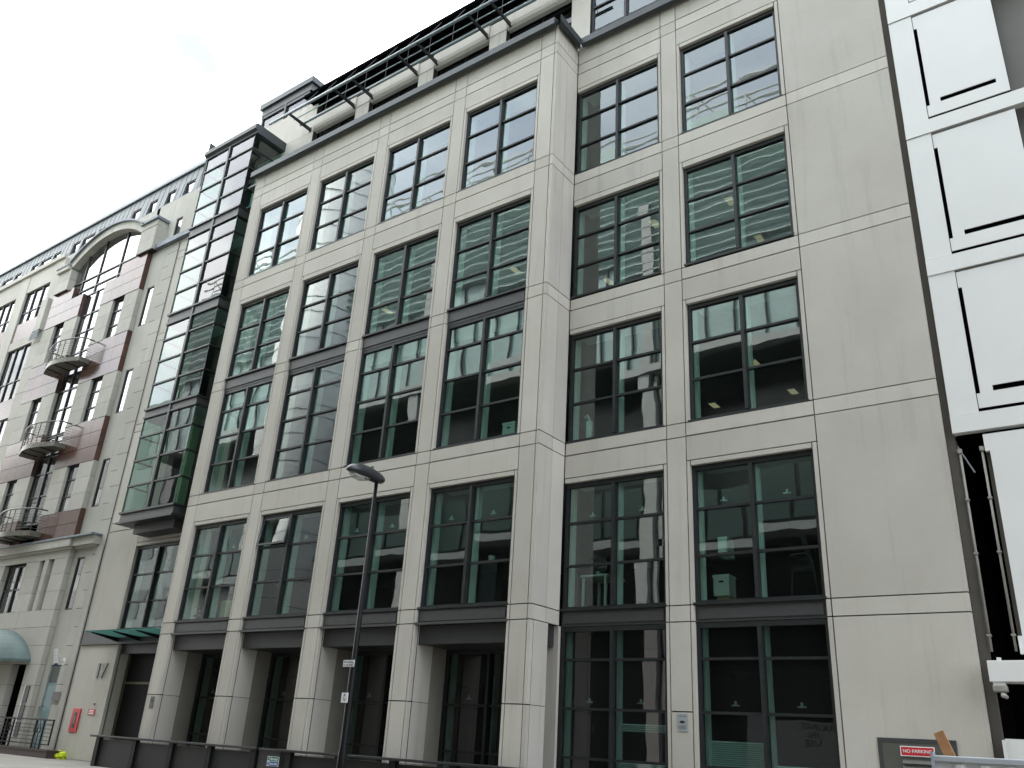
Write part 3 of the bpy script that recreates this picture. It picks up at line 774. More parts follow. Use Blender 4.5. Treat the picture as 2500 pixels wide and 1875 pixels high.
# dark interior behind the neighbour
li = MB(); li.box(-40, -6.4, 3.2, 3.4, 0, 24); li.build('interior_wall', 'void', left)
for z in (3.2, 7.0, 11.2, 15.0, 18.9):
    li = MB(); li.box(-40, -6.4, 1.45, 3.2, z, z+.3); li.build('floor_slab', 'inner', left)
def lwin(x0, x1, z0, z1, y, nx=1, tr=(), name='window', fw=.05, gl='glassL'):
    fr = MB()
    fr.box(x0, x0+fw, y, y+.08, z0, z1); fr.box(x1-fw, x1, y, y+.08, z0, z1); fr.box(x0+fw, x1-fw, y, y+.08, z0, z0+fw); fr.box(x0+fw, x1-fw, y, y+.08, z1-fw, z1)
    for k in range(1, nx): xx = x0+(x1-x0)*k/nx; fr.box(xx-.035, xx+.035, y-.02, y+.08, z0+fw, z1-fw)
    for t in tr: fr.box(x0+fw, x1-fw, y+.002, y+.075, t-.03, t+.03)
    org = ((x0+x1)/2, y, z0)
    o = fr.build(name, 'metal', left, origin=org)
    gm = MB(); gm.face([(x0+fw, y+.04, z0+fw), (x1-fw, y+.04, z0+fw), (x1-fw, y+.04, z1-fw), (x0+fw, y+.04, z1-fw)]); gm.build('glazing', gl, o, origin=org)
    return o
for a, b in slits: lwin(sl_x0+.001, sl_x1-.001, a, b, YB+.01)
lwin(-7.42, -6.95, 20.08, 21.40, YU+.02)
for a, b in wrows:
    for x0, x1 in (opn[0], opn[2]): lwin(x0, x1, a, b, YP+.11, 1, (a+(b-a)*.33, a+(b-a)*.7))
lwin(-13.34, -11.57, 4.80, 6.66, YP+.18, 2, (5.72,))
# arched window with tall glazing running down
yg = YA+.27
fr = MB()
for x in (-14.2, -12.83, -11.0, -9.55):
    dz = zc0 + math.sqrt(max(RA**2-(x-cxa)**2, 0)); fr.box(x-.035, x+.035, yg, yg+.1, 19.2, dz)
for z in (20.15, 19.58): fr.box(-15.0, -9.2, yg+.002, yg+.09, z-.03, z+.03)
fr.box(-12.49, -12.42, yg, yg+.1, 18.1, 19.2)
aw = fr.build('arched_window', 'metal', left)
am = MB(); am.face([(x, yg+.05, z) for x, z in [(-15.08, 19.2), (-9.24, 19.2)] + arcp(RA)[::-1]]); am.build('glazing', 'glassL', aw)
bk = MB(); bk.box(-15.1, -9.2, 2.6, 2.7, 18.2, 22.3); bk.build('blind', plain('arch_inner', (0.35, 0.36, 0.37), .9), aw)
ct = [8.57, 9.55, 11.4, 12.33, 13.4, 15.2, 16.13, 17.2, 19.2]
lwin(-13.40, -11.52, 12.2, 19.2, YP+.14, 2, (13.4, 14.3, 16.1, 17.15, 18.05), gl='glassL')
lwin(-13.40, -11.52, 8.3, 12.15, YP+.14, 2, (9.5, 10.5, 11.2), gl='darkglass')
# left glazing
for z0, z1, gl_ in ((19.3, 21.15, 'glassL'), (14.9, 17.8, 'darkglass'), (11.0, 13.9, 'darkglass'), (7.45, 10.0, 'darkglass')):
    lwin(-20.1, -17.55, z0, z1, YL+.1, 3, (z0+(z1-z0)*.35,), gl=gl_); lwin(-24.2, -21.1, z0, z1, YL+.1, 4, (z0+(z1-z0)*.35,), gl=gl_)
# mansard
ms = MB(); ym0, ym1 = YU+.08, YU+.32
mwin = [(-7.72, -7.0), (-9.12, -8.46), (-10.56, -9.89), (-11.97, -11.25), (-15.03, -14.36), (-16.47, -15.30), (-17.42, -16.70), (-19.37, -18.60), (-20.73, -19.57), (-21.70, -20.97), (-23.60, -22.86), (-25.0, -23.82)]
def mface(x0, x1, z0, z1):
    yy = lambda z: ym0 + (z-22.58)*.12
    ms.prism([(yy(z0), z0), (yy(z1), z1), (yy(z1)+.15, z1), (yy(z0)+.15, z0)], x0, x1, 'x')
mface(-40, -4.13, 23.53, 24.2)
edx = sorted(mwin)
prev = -40
for a, b in edx: mface(prev, a, 22.585, 23.529); mface(b-.0, b, 22.585, 23.529) if False else None; prev = b
mface(prev, -4.13, 22.585, 23.529)
ms.prism([(ym0+.12, 24.21), (ym0+.12, 24.30), (ym0+.3, 24.78), (ym0+5, 25.4), (ym0+5, 24.21)], -40, -4.13, 'x')
ms.box(-40, -4.13, ym0-.06, ym0+.12, 22.583, 22.66); ms.box(-40, -4.13, ym0+.10, ym0+.16, 24.18, 24.24)
x = -39.8
while x < -4.3:
    if not any(a-.05 < x < b+.05 for a, b in mwin): ms.prism([(ym0+.002, 22.67), (ym0+.102, 23.54), (ym0+.12, 23.54), (ym0+.03, 22.67)], x-.006, x+.006, 'x')
    ms.prism([(ym0+.105, 23.54), (ym0+.182, 24.18), (ym0+.21, 24.18), (ym0+.13, 23.54)], x-.006, x+.006, 'x')
    x += .42
ms.build('mansard_roof', 'slate', left)
for a, b in mwin: lwin(a, b, 22.62, 23.52, ym0+.14, 1, (), 'dormer_window', .05)
# balconies
def balcony(z, i):
    b = thing('balcony', (cx, YP, z), ['curved steel balcony over the ground floor cornice, lowest of the three', 'curved steel balcony between the two red granite bands, middle one of three', 'curved steel balcony below the arched window, topmost of three'][i], 'balcony', 'curved balconies on the stone building')
    x0, x1 = -13.95, -10.97; n = 18
    yf = lambda t: .40 - .36*math.sin(math.pi*t)
    plan = [(x0, YP-.03)] + [(x0+(x1-x0)*k/n, yf(k/n)) for k in range(n+1)] + [(x1, YP-.03)]
    s = MB(); s.prism(plan, z, z+.10, 'z', 0)
    inset = [(p[0]*.985+cx*.015, p[1]*.95+.88*.05) for p in plan]
    s.prism(plan, z+.101, z+.20, 'z', 0)
    s.build('slab', plain('stained_steel', (0.20, 0.19, 0.15), .5, .3, .6, 7), b)
    for xx in (-13.2, -12.455, -11.7): r = MB(); r.box(xx-.02, xx+.02, .15, YP-.04, z-.03, z-.001); r.build('slab_rib', 'black', b)
    path = lambda zz, rr, pt: pt.tube([(p[0], p[1], zz) for p in plan], rr, 6)
    t = MB(); path(z+1.08, .028, t); t.build('top_rail', 'steel', b, smooth=True)
    for k in range(6): t = MB(); path(z+.30+k*.115, .008, t); t.build('wire', 'steel', b)
    for k in (1, 4, 7, 9, 11, 13, 16, 19): t = MB(); t.tube([(plan[k][0], plan[k][1], z+.2), (plan[k][0], plan[k][1], z+1.08)], .017, 6); t.build('post', 'steel', b)
for i, z in enumerate((7.62, 11.28, 15.09)): balcony(z, i)
# door and openings on the ground floor of the neighbour
d = MB()
d.box(-8.02, -7.32, YB+.02, YB+.06, .18, .22); d.box(-8.02, -7.94, YB+.02, YB+.06, .22, 2.87); d.box(-7.40, -7.32, YB+.02, YB+.06, .22, 2.87); d.box(-7.94, -7.40, YB+.02, YB+.06, 2.22, 2.30); d.box(-7.94, -7.40, YB+.02, YB+.06, 1.15, 1.40)
d.box(-7.94, -7.40, YB+.03, YB+.05, .22, 1.15, 1); d.box(-7.94, -7.40, YB+.03, YB+.05, 1.40, 2.22, 1); d.box(-7.94, -7.40, YB+.03, YB+.05, 2.3, 2.87, 2)
door = d.build('door', ['teal', plain('door_glass', (0.16, 0.25, 0.26), .1), 'oppdark'], left)
hn = MB(); hn.tube([(-7.90, YB+.02, 1.55), (-7.88, YB-.10, 1.52), (-7.88, YB-.10, .75), (-7.90, YB+.02, .72)], .018, 6); hn.build('handle', 'steel', door)
d = MB(); d.box(-8.42, -7.30, YB+.07, YB+.16, 0.0, 2.9); d.build('door_backing', 'inner', left)
d = MB(); d.box(-8.42, -8.03, YB, YB+.069, 0.0, 2.9); d.box(-7.31, -7.3, YB, YB+.069, 0, 2.9);  d.build('door_reveal', 'stone2', left)
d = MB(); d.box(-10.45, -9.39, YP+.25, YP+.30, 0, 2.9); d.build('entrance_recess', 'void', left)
d = MB(); d.box(-8.98, -8.70, YP-.03, YP-.001, .55, 1.0); d.box(-8.98, -8.70, YP-.03, YP-.001, 1.08, 1.55); d.box(-8.98, -8.70, YP-.03, YP-.001, 1.63, 2.18); d.box(-9.03, -8.985, YP-.035, YP-.001, .5, 2.2, 1)
d.build('plaque', ['ink', 'white2'], left)
# barrel canopy in teal sheet
k_ = MB(); nu, nv = 36, 10; cxb, cyb, zb = -12.0, YP-.004, 3.06
def dome(u, v, k=1.0):
    e0 = .45; a = math.pi*u/nu; e_ = e0+(.5*math.pi-e0)*v/nv
    return (cxb+k*3.14*math.cos(a)*math.cos(e_), cyb-k*.95*math.sin(a)*math.cos(e_), zb+k*1.98*(math.sin(e_)-math.sin(e0)))
for k in (1.0, .97):
    for u in range(nu):
        for v in range(nv): k_.face([dome(u, v, k), dome(u+1, v, k), dome(u+1, v+1, k), dome(u, v+1, k)])
for u in range(nu):
    a, b, c_, d_ = dome(u, 0), dome(u+1, 0), dome(u+1, 0, .97), dome(u, 0, .97)
    for q_ in ((a, b),): k_.face([a, b, (b[0], b[1], b[2]-.09), (a[0], a[1], a[2]-.09)])
    k_.face([(a[0], a[1], a[2]-.09), (b[0], b[1], b[2]-.09), (c_[0], c_[1], c_[2]-.09), (d_[0], d_[1], d_[2]-.09)])
k_.build('dome_canopy', 'tealglass', left, smooth=False)

# ================================================================ WHITE BUILDING ON THE RIGHT
right = thing('white_building', (24, 5, 0), 'bright white panelled building with dark slots beside the right end of the office block', 'building')
# surveyed with the front at y = 2.04; the building line is at 1.10, so plan sizes shrink by this ratio
YQ = 2.04
def settle(mb, dy=-.94):
    mb.v = [(x*.9438+1.3201, y+dy, z*.9438+.0651) for x, y, z in mb.v]; return mb
wb = MB()
wb.box(21.19, 30, YQ+.35, YQ+.6, 7.0, 26, 1)
def panel(zb, zt):
    x0, x1 = 21.672, 23.235; y = YQ+.01; yb = YQ+.032
    sl0, sl1 = zb+.29, zt-.35          # vertical slot z-range
    h0, h1 = zb+.30, zb+.41            # horizontal slot
    wb.box(x0, x0+.062, y, yb, zb, sl0); wb.box(x0, x0+.062, y, yb, sl1, zt)
    wb.box(x0+.062, x1, y, yb, h1, zt); wb.box(x0+.062, x1, y, yb, zb, h0)
    wb.box(x0+.062, 21.95, y, yb, h0, h1); wb.box(23.02, x1, y, yb, h0, h1)
    wb.box(x0-.008, x1, yb+.05, yb+.07, zb-.085, zt+.065, 1)
    wb.box(21.17, 21.658, YQ, yb, zb-.07, zt+.055)
for zb, zt in ((14.25, 17.12), (10.84, 13.75), (7.43, 10.34), (17.63, 20.5)): panel(zb, zt)
for z0, z1 in ((13.82, 14.165), (10.39, 10.752), (7.0, 7.35), (17.19, 17.56)): wb.box(21.17, 30, YQ-.02, YQ+.14, z0, z1)
# grey return strips right of the panels
wb.box(23.24, 30, YQ+.30, YQ+.34, 7.36, 26, 2)
# big lower panel
wb.box(21.73, 30, YQ, YQ+.14, 3.05, 6.91); wb.box(21.655, 21.73, YQ, YQ+.14, 6.59, 6.91); wb.box(21.655, 21.729, YQ+.10, YQ+.14, 3.3, 6.585, 3)
wb.box(21.66, 21.729, YQ, YQ+.14, 3.05, 3.34)
wb.box(21.05, 21.10, YQ+.31, 4.5, 0, 7.0, 1); wb.box(20.9, 30, 4.5, 4.7, 0, 7.0, 1); wb.box(21.16, 30, YQ+.15, 4.5, 6.92, 6.99, 1)
settle(wb).build('rainscreen_panels', ['white', 'void', 'greyrec', 'brown'], right)
# white downpipes
def pipe(x, lab):
    p = thing('downpipe', (x*.9438+1.3201, 1.16, 2.99), lab, 'pipe', 'downpipes in the dark gap')
    t = MB(); t.tube([(x, YQ+.06, 3.1), (x, YQ+.06, 6.66)], .022, 10); settle(t).build('shaft', 'pipe', p, smooth=True)
    for za, zb in ((6.62, 6.70), (5.72, 5.75), (4.75, 4.78), (3.35, 3.38)): t = MB(); t.box(x-.035, x+.035, YQ+.02, YQ+.10, za, zb); settle(t).build('collar', 'pipe', p)
pipe(21.235, 'pale downpipe in the dark gap beside the brown end wall'); pipe(21.60, 'pale downpipe at the edge of the big white lower panel')
# white fascia box
b = MB(); b.box(21.205, 26, 1.62, 2.0, 2.575, 2.905); o = settle(b).build('fascia_box', 'white', None); bevel(o, .008)
tag(o, 'long white box fascia projecting across the dark gap at lower right', 'fascia')
b = MB(); b.box(21.35, 21.41, 1.66, 1.72, 2.906, 2.955); tag(settle(b).build('junction_box', 'white2'), 'tiny white box sitting on top of the white fascia', 'box')
fl = thing('security_light', (21.46, .74, 2.24), 'white security floodlight hanging under the white fascia box', 'light')
b = MB(); b.box(21.235, 21.44, 1.60, 1.76, 2.42, 2.53); o = settle(b).build('housing', 'pipe', fl); bevel(o, .02, 3)
b = MB(); b.box(21.25, 21.42, 1.64, 1.72, 2.53, 2.574); settle(b).build('bracket', 'white2', fl)
b = MB(); b.tube([(21.35, 1.66, 2.42), (21.37, 1.63, 2.37), (21.42, 1.58, 2.335)], [.02, .045, .03], 8); settle(b).build('sensor', 'pipe', fl, smooth=True)

# white standing panel and ribbed barrier at lower right
b = MB(); b.box(21.38, 23.2, .92, .98, 0, 1.70); b.box(21.34, 21.38, .90, 1.0, 0, 1.68)
tag(b.build('hoarding_panel', 'white2'), 'plain pale panel standing behind the ribbed white barrier at far right', 'panel')
br = thing('site_barrier', (22.6, -3, -.12), 'white ribbed site barrier with pale top rail at the bottom right corner', 'barrier')
b = MB(); b.box(21.12, 24.6, -3.04, -2.96, 1.285, 1.355); o = b.build('top_rail', plain('rail_grey', (.42, .45, .47), .5), br); bevel(o, .012)
b = MB(); b.box(21.12, 24.6, -2.99, -2.97, .05, 1.284)
for k in range(13): b.prism([(21.32+k*.26, -2.99), (21.37+k*.26, -3.02), (21.42+k*.26, -3.02), (21.47+k*.26, -2.99)], .05, 1.27, 'z')
b.build('ribbed_sheet', 'white2', br)
b = MB(); b.box(21.118, 21.15, -3.06, -2.94, -.12, 1.39); b.build('post', plain('post_grey', (.33, .36, .38), .5), br)
for xa in (21.0, 23.0): b = MB(); b.box(xa, xa+.3, -3.4, -2.6, -.12, -.06); b.build('foot', 'black', br)
# timber offcut
b = MB(); b.prism([(21.159, 1.591), (21.263, 1.633), (21.42, 1.20), (21.31, 1.16)], -2.94, -2.90, 'y')
tag(b.build('timber_board', 'timber'), 'short raw timber board leaning up behind the white barrier', 'board')
# no parking sign
sg = thing('no_parking_sign', (20.10, YR-.03, 1.386), 'red sign with white lettering NO PARKING on the louvred vent door', 'sign')
b = MB(); b.box(19.842, 20.355, YR-.034, YR-.022, 1.386, 1.537); b.build('plate', 'signwhite', sg)
b = MB(); b.box(19.857, 20.340, YR-.037, YR-.0345, 1.401, 1.522); b.build('red_field', 'red', sg)
text('NO PARKING', .072, 'signwhite', (20.10, YR-.039, 1.461), sg, bold=.0006)

# ================================================================ SIGNS AND FITTINGS ON THE OFFICE WALL
hn = thing('house_number', (-4.62, YR-.02, 2.47), 'grey metal numerals 17 fixed to the pale wall left of the entrance', 'house number')
text('1', .60, 'numeral', (-4.82, YR-.02, 2.68), hn, 'numeral', .02, bold=.018); text('7', .60, 'numeral', (-4.50, YR-.02, 2.68), hn, 'numeral', .02, bold=.018)
rb_ = thing('riser_inlet_box', (-5.53, YR-.04, .80), 'tall red inlet plate with dark oval opening on the pale wall', 'inlet box')
b = MB(); b.box(-5.77, -5.29, YR-.04, YR-.001, .80, 1.52); o = b.build('plate', 'red', rb_); bevel(o, .006)
b = MB(); n = 20
ov = [(-5.53+.085*math.cos(t), 1.16+(.17 if math.sin(t) > 0 else -.17)+.085*math.sin(t)) for t in [2*math.pi*k/n for k in range(n)]]
b.prism(ov, YR-.044, YR-.0405, 'y'); b.build('opening', 'ink', rb_)
o = text('INLET', .095, 'signgrey', (0, 0, 0), rb_, bold=.001); o.rotation_euler = (0, R(90), 0); o.location = Vector((-5.53, YR-.048, 1.16)) - WORLD[rb_.name]
sr = thing('small_red_notice', (-4.66, YR-.02, 1.35), 'small square red notice with three white lines beside the red inlet plate', 'notice')
b = MB(); b.box(-4.86, -4.45, YR-.02, YR-.001, 1.345, 1.515); b.build('plate', 'red', sr)
for z, w_ in ((1.478, .13), (1.43, .15), (1.378, .15)): b = MB(); b.box(-4.66-w_, -4.66+w_, YR-.0225, YR-.0205, z-.013, z+.013); b.build('text_line', 'signwhite', sr)
kb = MB(); kb.box(-4.60, -4.56, YR-.05, YR-.001, 1.64, 1.70); tag(kb.build('key_switch', 'numeral'), 'tiny grey switch above the small red notice', 'switch')
cs = thing('camera_notice', (16.03, YR-.012, 1.61), 'grey metal notice with a camera symbol on the pier between the ground windows', 'notice')
b = MB(); b.box(15.92, 16.136, YR-.012, YR-.001, 1.61, 1.925); b.build('plate', 'signgrey', cs)
b = MB(); b.prism([(15.972, 1.79), (16.02, 1.80), (16.07, 1.795), (16.075, 1.765), (16.03, 1.755), (16.02, 1.745), (16.005, 1.757), (15.975, 1.765)], YR-.0155, YR-.0125, 'y'); b.build('camera_symbol', 'ink', cs)
for z in (1.885, 1.875): b = MB(); b.box(15.96, 16.10, YR-.0142, YR-.0122, z-.002, z+.002); b.build('text_line', 'numeral', cs)
for k in range(5): b = MB(); b.box(15.955, 16.10-.01*(k % 3), YR-.0142, YR-.0122, 1.71-k*.014, 1.714-k*.014); b.build('text_line', 'numeral', cs)
ic = thing('intercom_panel', (.28, -.015, 1.60), 'brushed steel entry panel on the first stone column by the entrance', 'intercom')
b = MB(); b.box(.195, .365, -.018, -.001, 1.60, 1.905); o = b.build('plate', 'steel', ic); bevel(o, .004)
b = MB(); b.tube([(.28, -.0185, 1.79), (.28, -.026, 1.79)], .03, 12); b.build('button', 'ink', ic)
nb = MB(); nb.box(-7.31, -6.77, YB-.06, YB-.051, 1.72, 2.01); tag(nb.build('notice_board', plain('notice_brown', (.05, .035, .035), .3)), 'dark glossy notice plate beside the teal door', 'notice')
# security camera on the stone building
sc = thing('security_camera', (-7.24, YB, 3.1), 'white tilted security camera on an arm above the teal door', 'camera')
b = MB(); b.tube([(-7.20, YB-.01, 2.98), (-7.20, YB-.16, 3.06), (-7.18, YB-.24, 3.18), (-7.2, YB-.3, 3.22)], .03, 8); b.box(-7.27, -7.13, YB-.015, YB-.001, 2.88, 3.12); b.build('arm', 'white2', sc, smooth=False)
b = MB(); b.tube([(-7.2, YB-.38, 3.38), (-7.2, YB-.32, 3.14), (-7.2, YB-.27, 2.93)], .075, 10); b.build('housing', 'white2', sc)
b = MB(); b.tube([(-7.2, YB-.268, 2.92), (-7.2, YB-.255, 2.86)], .05, 10); b.build('lens', 'blue', sc)

# hi-vis bag
random.seed(3)
b = MB(); bm = bmesh.new(); bmesh.ops.create_icosphere(bm, subdivisions=4, radius=1)
import mathutils.noise as mn
for v in bm.verts:
    d = 1+.35*mn.noise(v.co*2.3+Vector((3, 1, 2)))+.18*abs(mn.noise(v.co*6.5))
    v.co = Vector((v.co.x*.29*d, v.co.y*.18*d, max(v.co.z, -.3)*.17*d))
me = bpy.data.meshes.new('hi_vis_bag'); bm.to_mesh(me); bm.free(); me.materials.append(M['yellow'])
o = bpy.data.objects.new('hi_vis_bag', me); COL.objects.link(o); o.location = (-5.50, .80, .055)
tag(o, 'crumpled fluorescent yellow vest lying on the pavement against the wall', 'vest')
b = MB(); b.prism([(-5.9, .52), (-5.78, .5), (-5.76, .57), (-5.88, .6)], .002, .012, 'z'); tag(b.build('paper_scrap', 'signwhite'), 'tiny white paper scrap on the pavement beside the yellow vest', 'litter')

# railing and plinth, far left
yr = .45
pl = MB(); pl.box(-13, -5.42, yr-.12, .85, 0, .20); pl.box(-13, -5.40, yr-.14, .86, .20, .235); 
tag(pl.build('step_plinth', 'plinth'), 'low dark brown step under the black railing at far left', 'step')
ra = thing('iron_railing', (-8, yr, .235), 'black iron railing with ring ornaments on the low step, far left', 'railing')
t = MB(); t.box(-12, -5.66, yr-.025, yr+.025, 1.09, 1.135); t.box(-12, -5.70, yr-.015, yr+.015, .365, .40); t.box(-5.70, -5.66, yr-.02, yr+.02, .365, 1.089); t.build('frame', 'black', ra)
for k in range(5): t = MB(); t.box(-12, -5.701, yr-.006, yr+.006, .50+k*.115-.008, .50+k*.115+.008); t.build('bar', 'black', ra)
for x in (-6.25, -6.75, -8.3, -8.75): t = MB(); t.box(x-.02, x+.02, yr-.022, yr+.022, .235, 1.089); t.build('post', 'black', ra)
for x in (-6.5, -8.52):
    t = MB(); t.tube([(x+.1*math.cos(a), yr, .82+.1*math.sin(a)) for a in [2*math.pi*k/20 for k in range(20)]], .016, 6, closed=True); t.tube([(x, yr, .235), (x, yr, .72)], .014, 6); t.tube([(x, yr, .92), (x, yr, 1.09)], .014, 6); t.build('ring_ornament', 'black', ra)

# ================================================================ DARK SCREEN FENCE ALONG THE LIGHTWELL
def fence(x0, x1, lab, posts):
    f_ = thing('screen_fence', ((x0+x1)/2, -.3, 0), lab, 'fence', 'dark screen fences in front of the columns')
    t = MB(); t.box(x0-.28, x1, -.40, -.22, .755, .81); o = t.build('top_rail', 'metal', f_); bevel(o, .01)
    t = MB(); t.box(x0, x1-.05, -.30, -.27, .0, .70); t.build('panel', plain('fence_panel', (.018, .020, .018), .45, .1, .35, 1.5, spec=.3), f_)
    for x in posts: t = MB(); t.box(x-.09, x+.09, -.36, -.24, 0, .754); t.build('post', 'black', f_)
    for a, b_ in zip(posts[:-1], posts[1:]): t = MB(); t.box(a+.2, b_-.2, -.315, -.30, .71, .722); t.build('rail_highlight', 'steel', f_)  # thin pale strips added to imitate the highlight under the top rail
fence(-1.56, 5.62, 'long dark screen fence with flat top rail from the entrance to the gate', [-1.45, .40, 2.11, 3.75, 5.50])
fence(6.60, 17.0, 'dark screen fence right of the fire exit gate, running behind the lamp post', [6.75, 8.4, 10.05, 11.7, 13.4, 15.1, 16.8])
gt = thing('fire_exit_gate', (6.1, -.3, 0), 'dark metal gate between two screen fences, carrying a small two colour sign', 'gate')
t = MB(); t.box(5.66, 6.44, -.32, -.27, 0, .80); t.build('leaf', 'panel2', gt)
t = MB(); t.box(5.70, 6.56, -.37, -.325, .765, .81); t.build('top_rail', 'panel', gt)
fs = thing('fire_exit_sign', (6.27, -.34, .43), 'small sign with green and blue halves reading Fire exit Keep clear on the gate', 'sign')
t = MB(); t.box(6.02, 6.43, -.334, -.322, .43, .64); t.build('plate', 'signwhite', fs)
t = MB(); t.box(6.10, 6.42, -.337, -.3345, .54, .632); t.build('green_field', 'green', fs)
t = MB(); t.box(6.10, 6.42, -.337, -.3345, .438, .53); t.build('blue_field', 'blue', fs)
t = MB(); t.tube([(6.062, -.335, .484), (6.062, -.338, .484)], .034, 14); t.build('blue_disc', 'blue', fs)
t = MB(); t.box(6.035, 6.088, -.337, -.3345, .55, .622); t.build('exit_symbol', 'green', fs)
text('Fire exit', .075, 'signwhite', (6.26, -.339, .585), fs, bold=.001); text('Keep clear', .062, 'signwhite', (6.26, -.339, .484), fs, bold=.001)
text('!', .055, 'signwhite', (6.062, -.340, .484), fs, bold=.001)

# ================================================================ STREET LAMP
LX, LY = 11.30, -3.0
lamp = thing('street_lamp', (LX, LY, 0), 'black street lamp post with a single flat lantern in front of the office block', 'street lamp')
t = MB(); t.tube([(LX, LY, -.0), (LX, LY, .9), (LX, LY, .95), (LX, LY, 2.3), (LX, LY, 2.35), (LX, LY, 5.97)], [.085, .08, .07, .066, .052, .038], 14); t.build('post', 'black', lamp, smooth=True)
def lantern(sec, name, mat, smooth=True):
    # sec: list of (y, half_w, z_top, z_bot)
    b = MB(); n = 14; rings = []
    for (y, hw_, zt, zb_) in sec:
        i = len(b.v); zm = (zt*.35+zb_*.65)
        for k in range(n):
            a = 2*math.pi*k/n; s_, c_ = math.sin(a), math.cos(a)
            b.v.append((LX+hw_*c_, y, zm+(zt-zm)*s_ if s_ > 0 else zm+(zm-zb_)*s_))
        rings.append(i)
    for a_, c_ in zip(rings[:-1], rings[1:]):
        for k in range(n): b.f.append((a_+k, a_+(k+1) % n, c_+(k+1) % n, c_+k)); b.m.append(0)
    b.f.append(tuple(rings[0]+k for k in range(n))); b.m.append(0); b.f.append(tuple(rings[-1]+k for k in range(n-1, -1, -1))); b.m.append(0)
    return b.build(name, mat, lamp, smooth=smooth)
head = lantern([(-2.83, .07, 6.07, 5.99), (-2.86, .10, 6.11, 5.95), (-3.0, .125, 6.165, 5.93), (-3.25, .15, 6.20, 5.94), (-3.5, .155, 6.20, 5.955), (-3.68, .13, 6.155, 5.965), (-3.78, .08, 6.09, 5.975), (-3.82, .03, 6.03, 5.985)], 'lantern', plain('lantern_grey', (.045, .048, .05), .22, .2))
bowl = lantern([(-3.22, .03, 5.96, 5.945), (-3.28, .10, 5.96, 5.90), (-3.42, .125, 5.97, 5.865), (-3.58, .115, 5.97, 5.88), (-3.70, .07, 5.975, 5.93), (-3.73, .02, 5.98, 5.965)], 'lamp_bowl', 'lens')
t = MB(); t.tube([(LX, -3.36, 5.95), (LX, -3.62, 5.96)], .028, 8); t.build('bulb', 'signwhite', lamp, smooth=True)
t = MB(); t.tube([(LX, -3.16, 6.19), (LX, -3.16, 6.235)], .03, 8); t.build('light_sensor', 'panel', lamp)
s1 = thing('loading_plate', (11.25, -3.08, 2.36), 'small white plate reading No loading at any time, high on the lamp post', 'sign')
t = MB(); t.box(11.105, 11.39, -3.085, -3.07, 2.362, 2.482); t.build('plate', 'signwhite', s1)
text('No loading', .056, 'ink', (11.247, -3.087, 2.447), s1, extrude=.0008); text('at any time', .056, 'ink', (11.247, -3.087, 2.395), s1, extrude=.0008)
s2 = thing('time_plate', (11.26, -3.09, 1.73), 'smaller white upright plate with a symbol, lower on the lamp post', 'sign')
t = MB(); t.box(11.18, 11.342, -3.095, -3.08, 1.734, 1.906); t.build('plate', 'signwhite', s2)
t = MB(); t.tube([(11.255, -3.0955, 1.865), (11.255, -3.0975, 1.865)], .018, 10); t.tube([(11.25, -3.097, 1.84), (11.235, -3.097, 1.80), (11.27, -3.097, 1.775), (11.295, -3.097, 1.80)], .006, 6); t.build('symbol', 'ink', s2)

# ================================================================ THINGS SEEN THROUGH THE WINDOWS
def cuptube(name, x, y, z, r, h, mat, lab, cat):
    t = MB(); t.tube([(x, y, z), (x, y, z+h)], [r*.85, r], 14); t.tube([(x, y, z+h), (x, y, z+h+.004)], [r, r*.8], 14)
    return tag(t.build(name, mat), lab, cat)
def boxy(name, x0, x1, y0, y1, z0, z1, mat, lab, cat, lid=True):
    t = MB(); t.box(x0, x1, y0, y1, z0, z1)
    if lid: t.box(x0-.012, x1+.012, y0-.012, y1+.012, z1+.001, z1+.06); t.box((x0+x1)/2-.05, (x0+x1)/2+.05, y0-.004, y0-.001, z1-.10, z1-.06, 1)
    o = t.build(name, [mat, 'ink']); return tag(o, lab, cat)
cl = MB(); cl.box(11.42, 11.86, .46, .75, 3.91, 4.95); cl.box(11.40, 11.88, .45, .76, 4.951, 4.98); tag(cl.build('cabinet', 'ink'), 'low dark cabinet inside the first floor window left of the corner pier', 'cabinet')
cuptube('waste_bin', 11.6, .6, 4.985, .085, .16, 'white2', 'pale cup shaped bin on the cabinet behind the window left of the corner pier', 'bin')
boxy('storage_box', 11.74, 12.1, .5, .8, 7.80, 8.27, 'blind', 'pale teal storage box in the lower corner of a second floor window', 'box')
dk = thing('desk', (13.7, 2.1, 3.9), 'white topped desk behind the first floor window right of the corner pier', 'desk')
t = MB(); t.box(12.99+.3, 13.99, 1.7, 2.5, 4.76, 4.80); t.build('top', 'white2', dk)
for x in (13.35, 13.92):
    for y in (1.76, 2.44): t = MB(); t.box(x-.025, x+.025, y-.025, y+.025, 3.91, 4.759); t.build('leg', 'white2', dk)
mo = thing('monitor', (13.6, 2.0, 4.8), 'computer screen standing on the white desk', 'monitor')
t = MB(); t.box(13.38, 13.80, 1.98, 2.02, 4.90, 5.22); t.build('screen', 'panel2', mo); t = MB(); t.box(13.56, 13.62, 1.96, 2.06, 4.801, 4.92); t.box(13.48, 13.70, 1.92, 2.10, 4.801, 4.815); t.build('stand', 'white2', mo)
boxy('archive_box', 16.45, 16.78, 1.75, 2.1, 4.20, 4.56, 'white2', 'white archive box with a hand hole, standing on a brown cardboard carton', 'box')
boxy('cardboard_carton', 16.5, 16.78, 1.78, 2.08, 3.91, 4.195, 'cardboard', 'brown cardboard carton under the white archive box', 'box', False)
boxy('tower_case', 16.63, 16.82, 1.62, 2.0, 4.97, 5.36, 'blind', 'pale upright case in the middle pane of the rightmost first floor window', 'case', False)
ch = thing('office_chair', (18.25, 2.2, 3.9), 'black office chair with steel arm in the rightmost first floor window', 'chair')
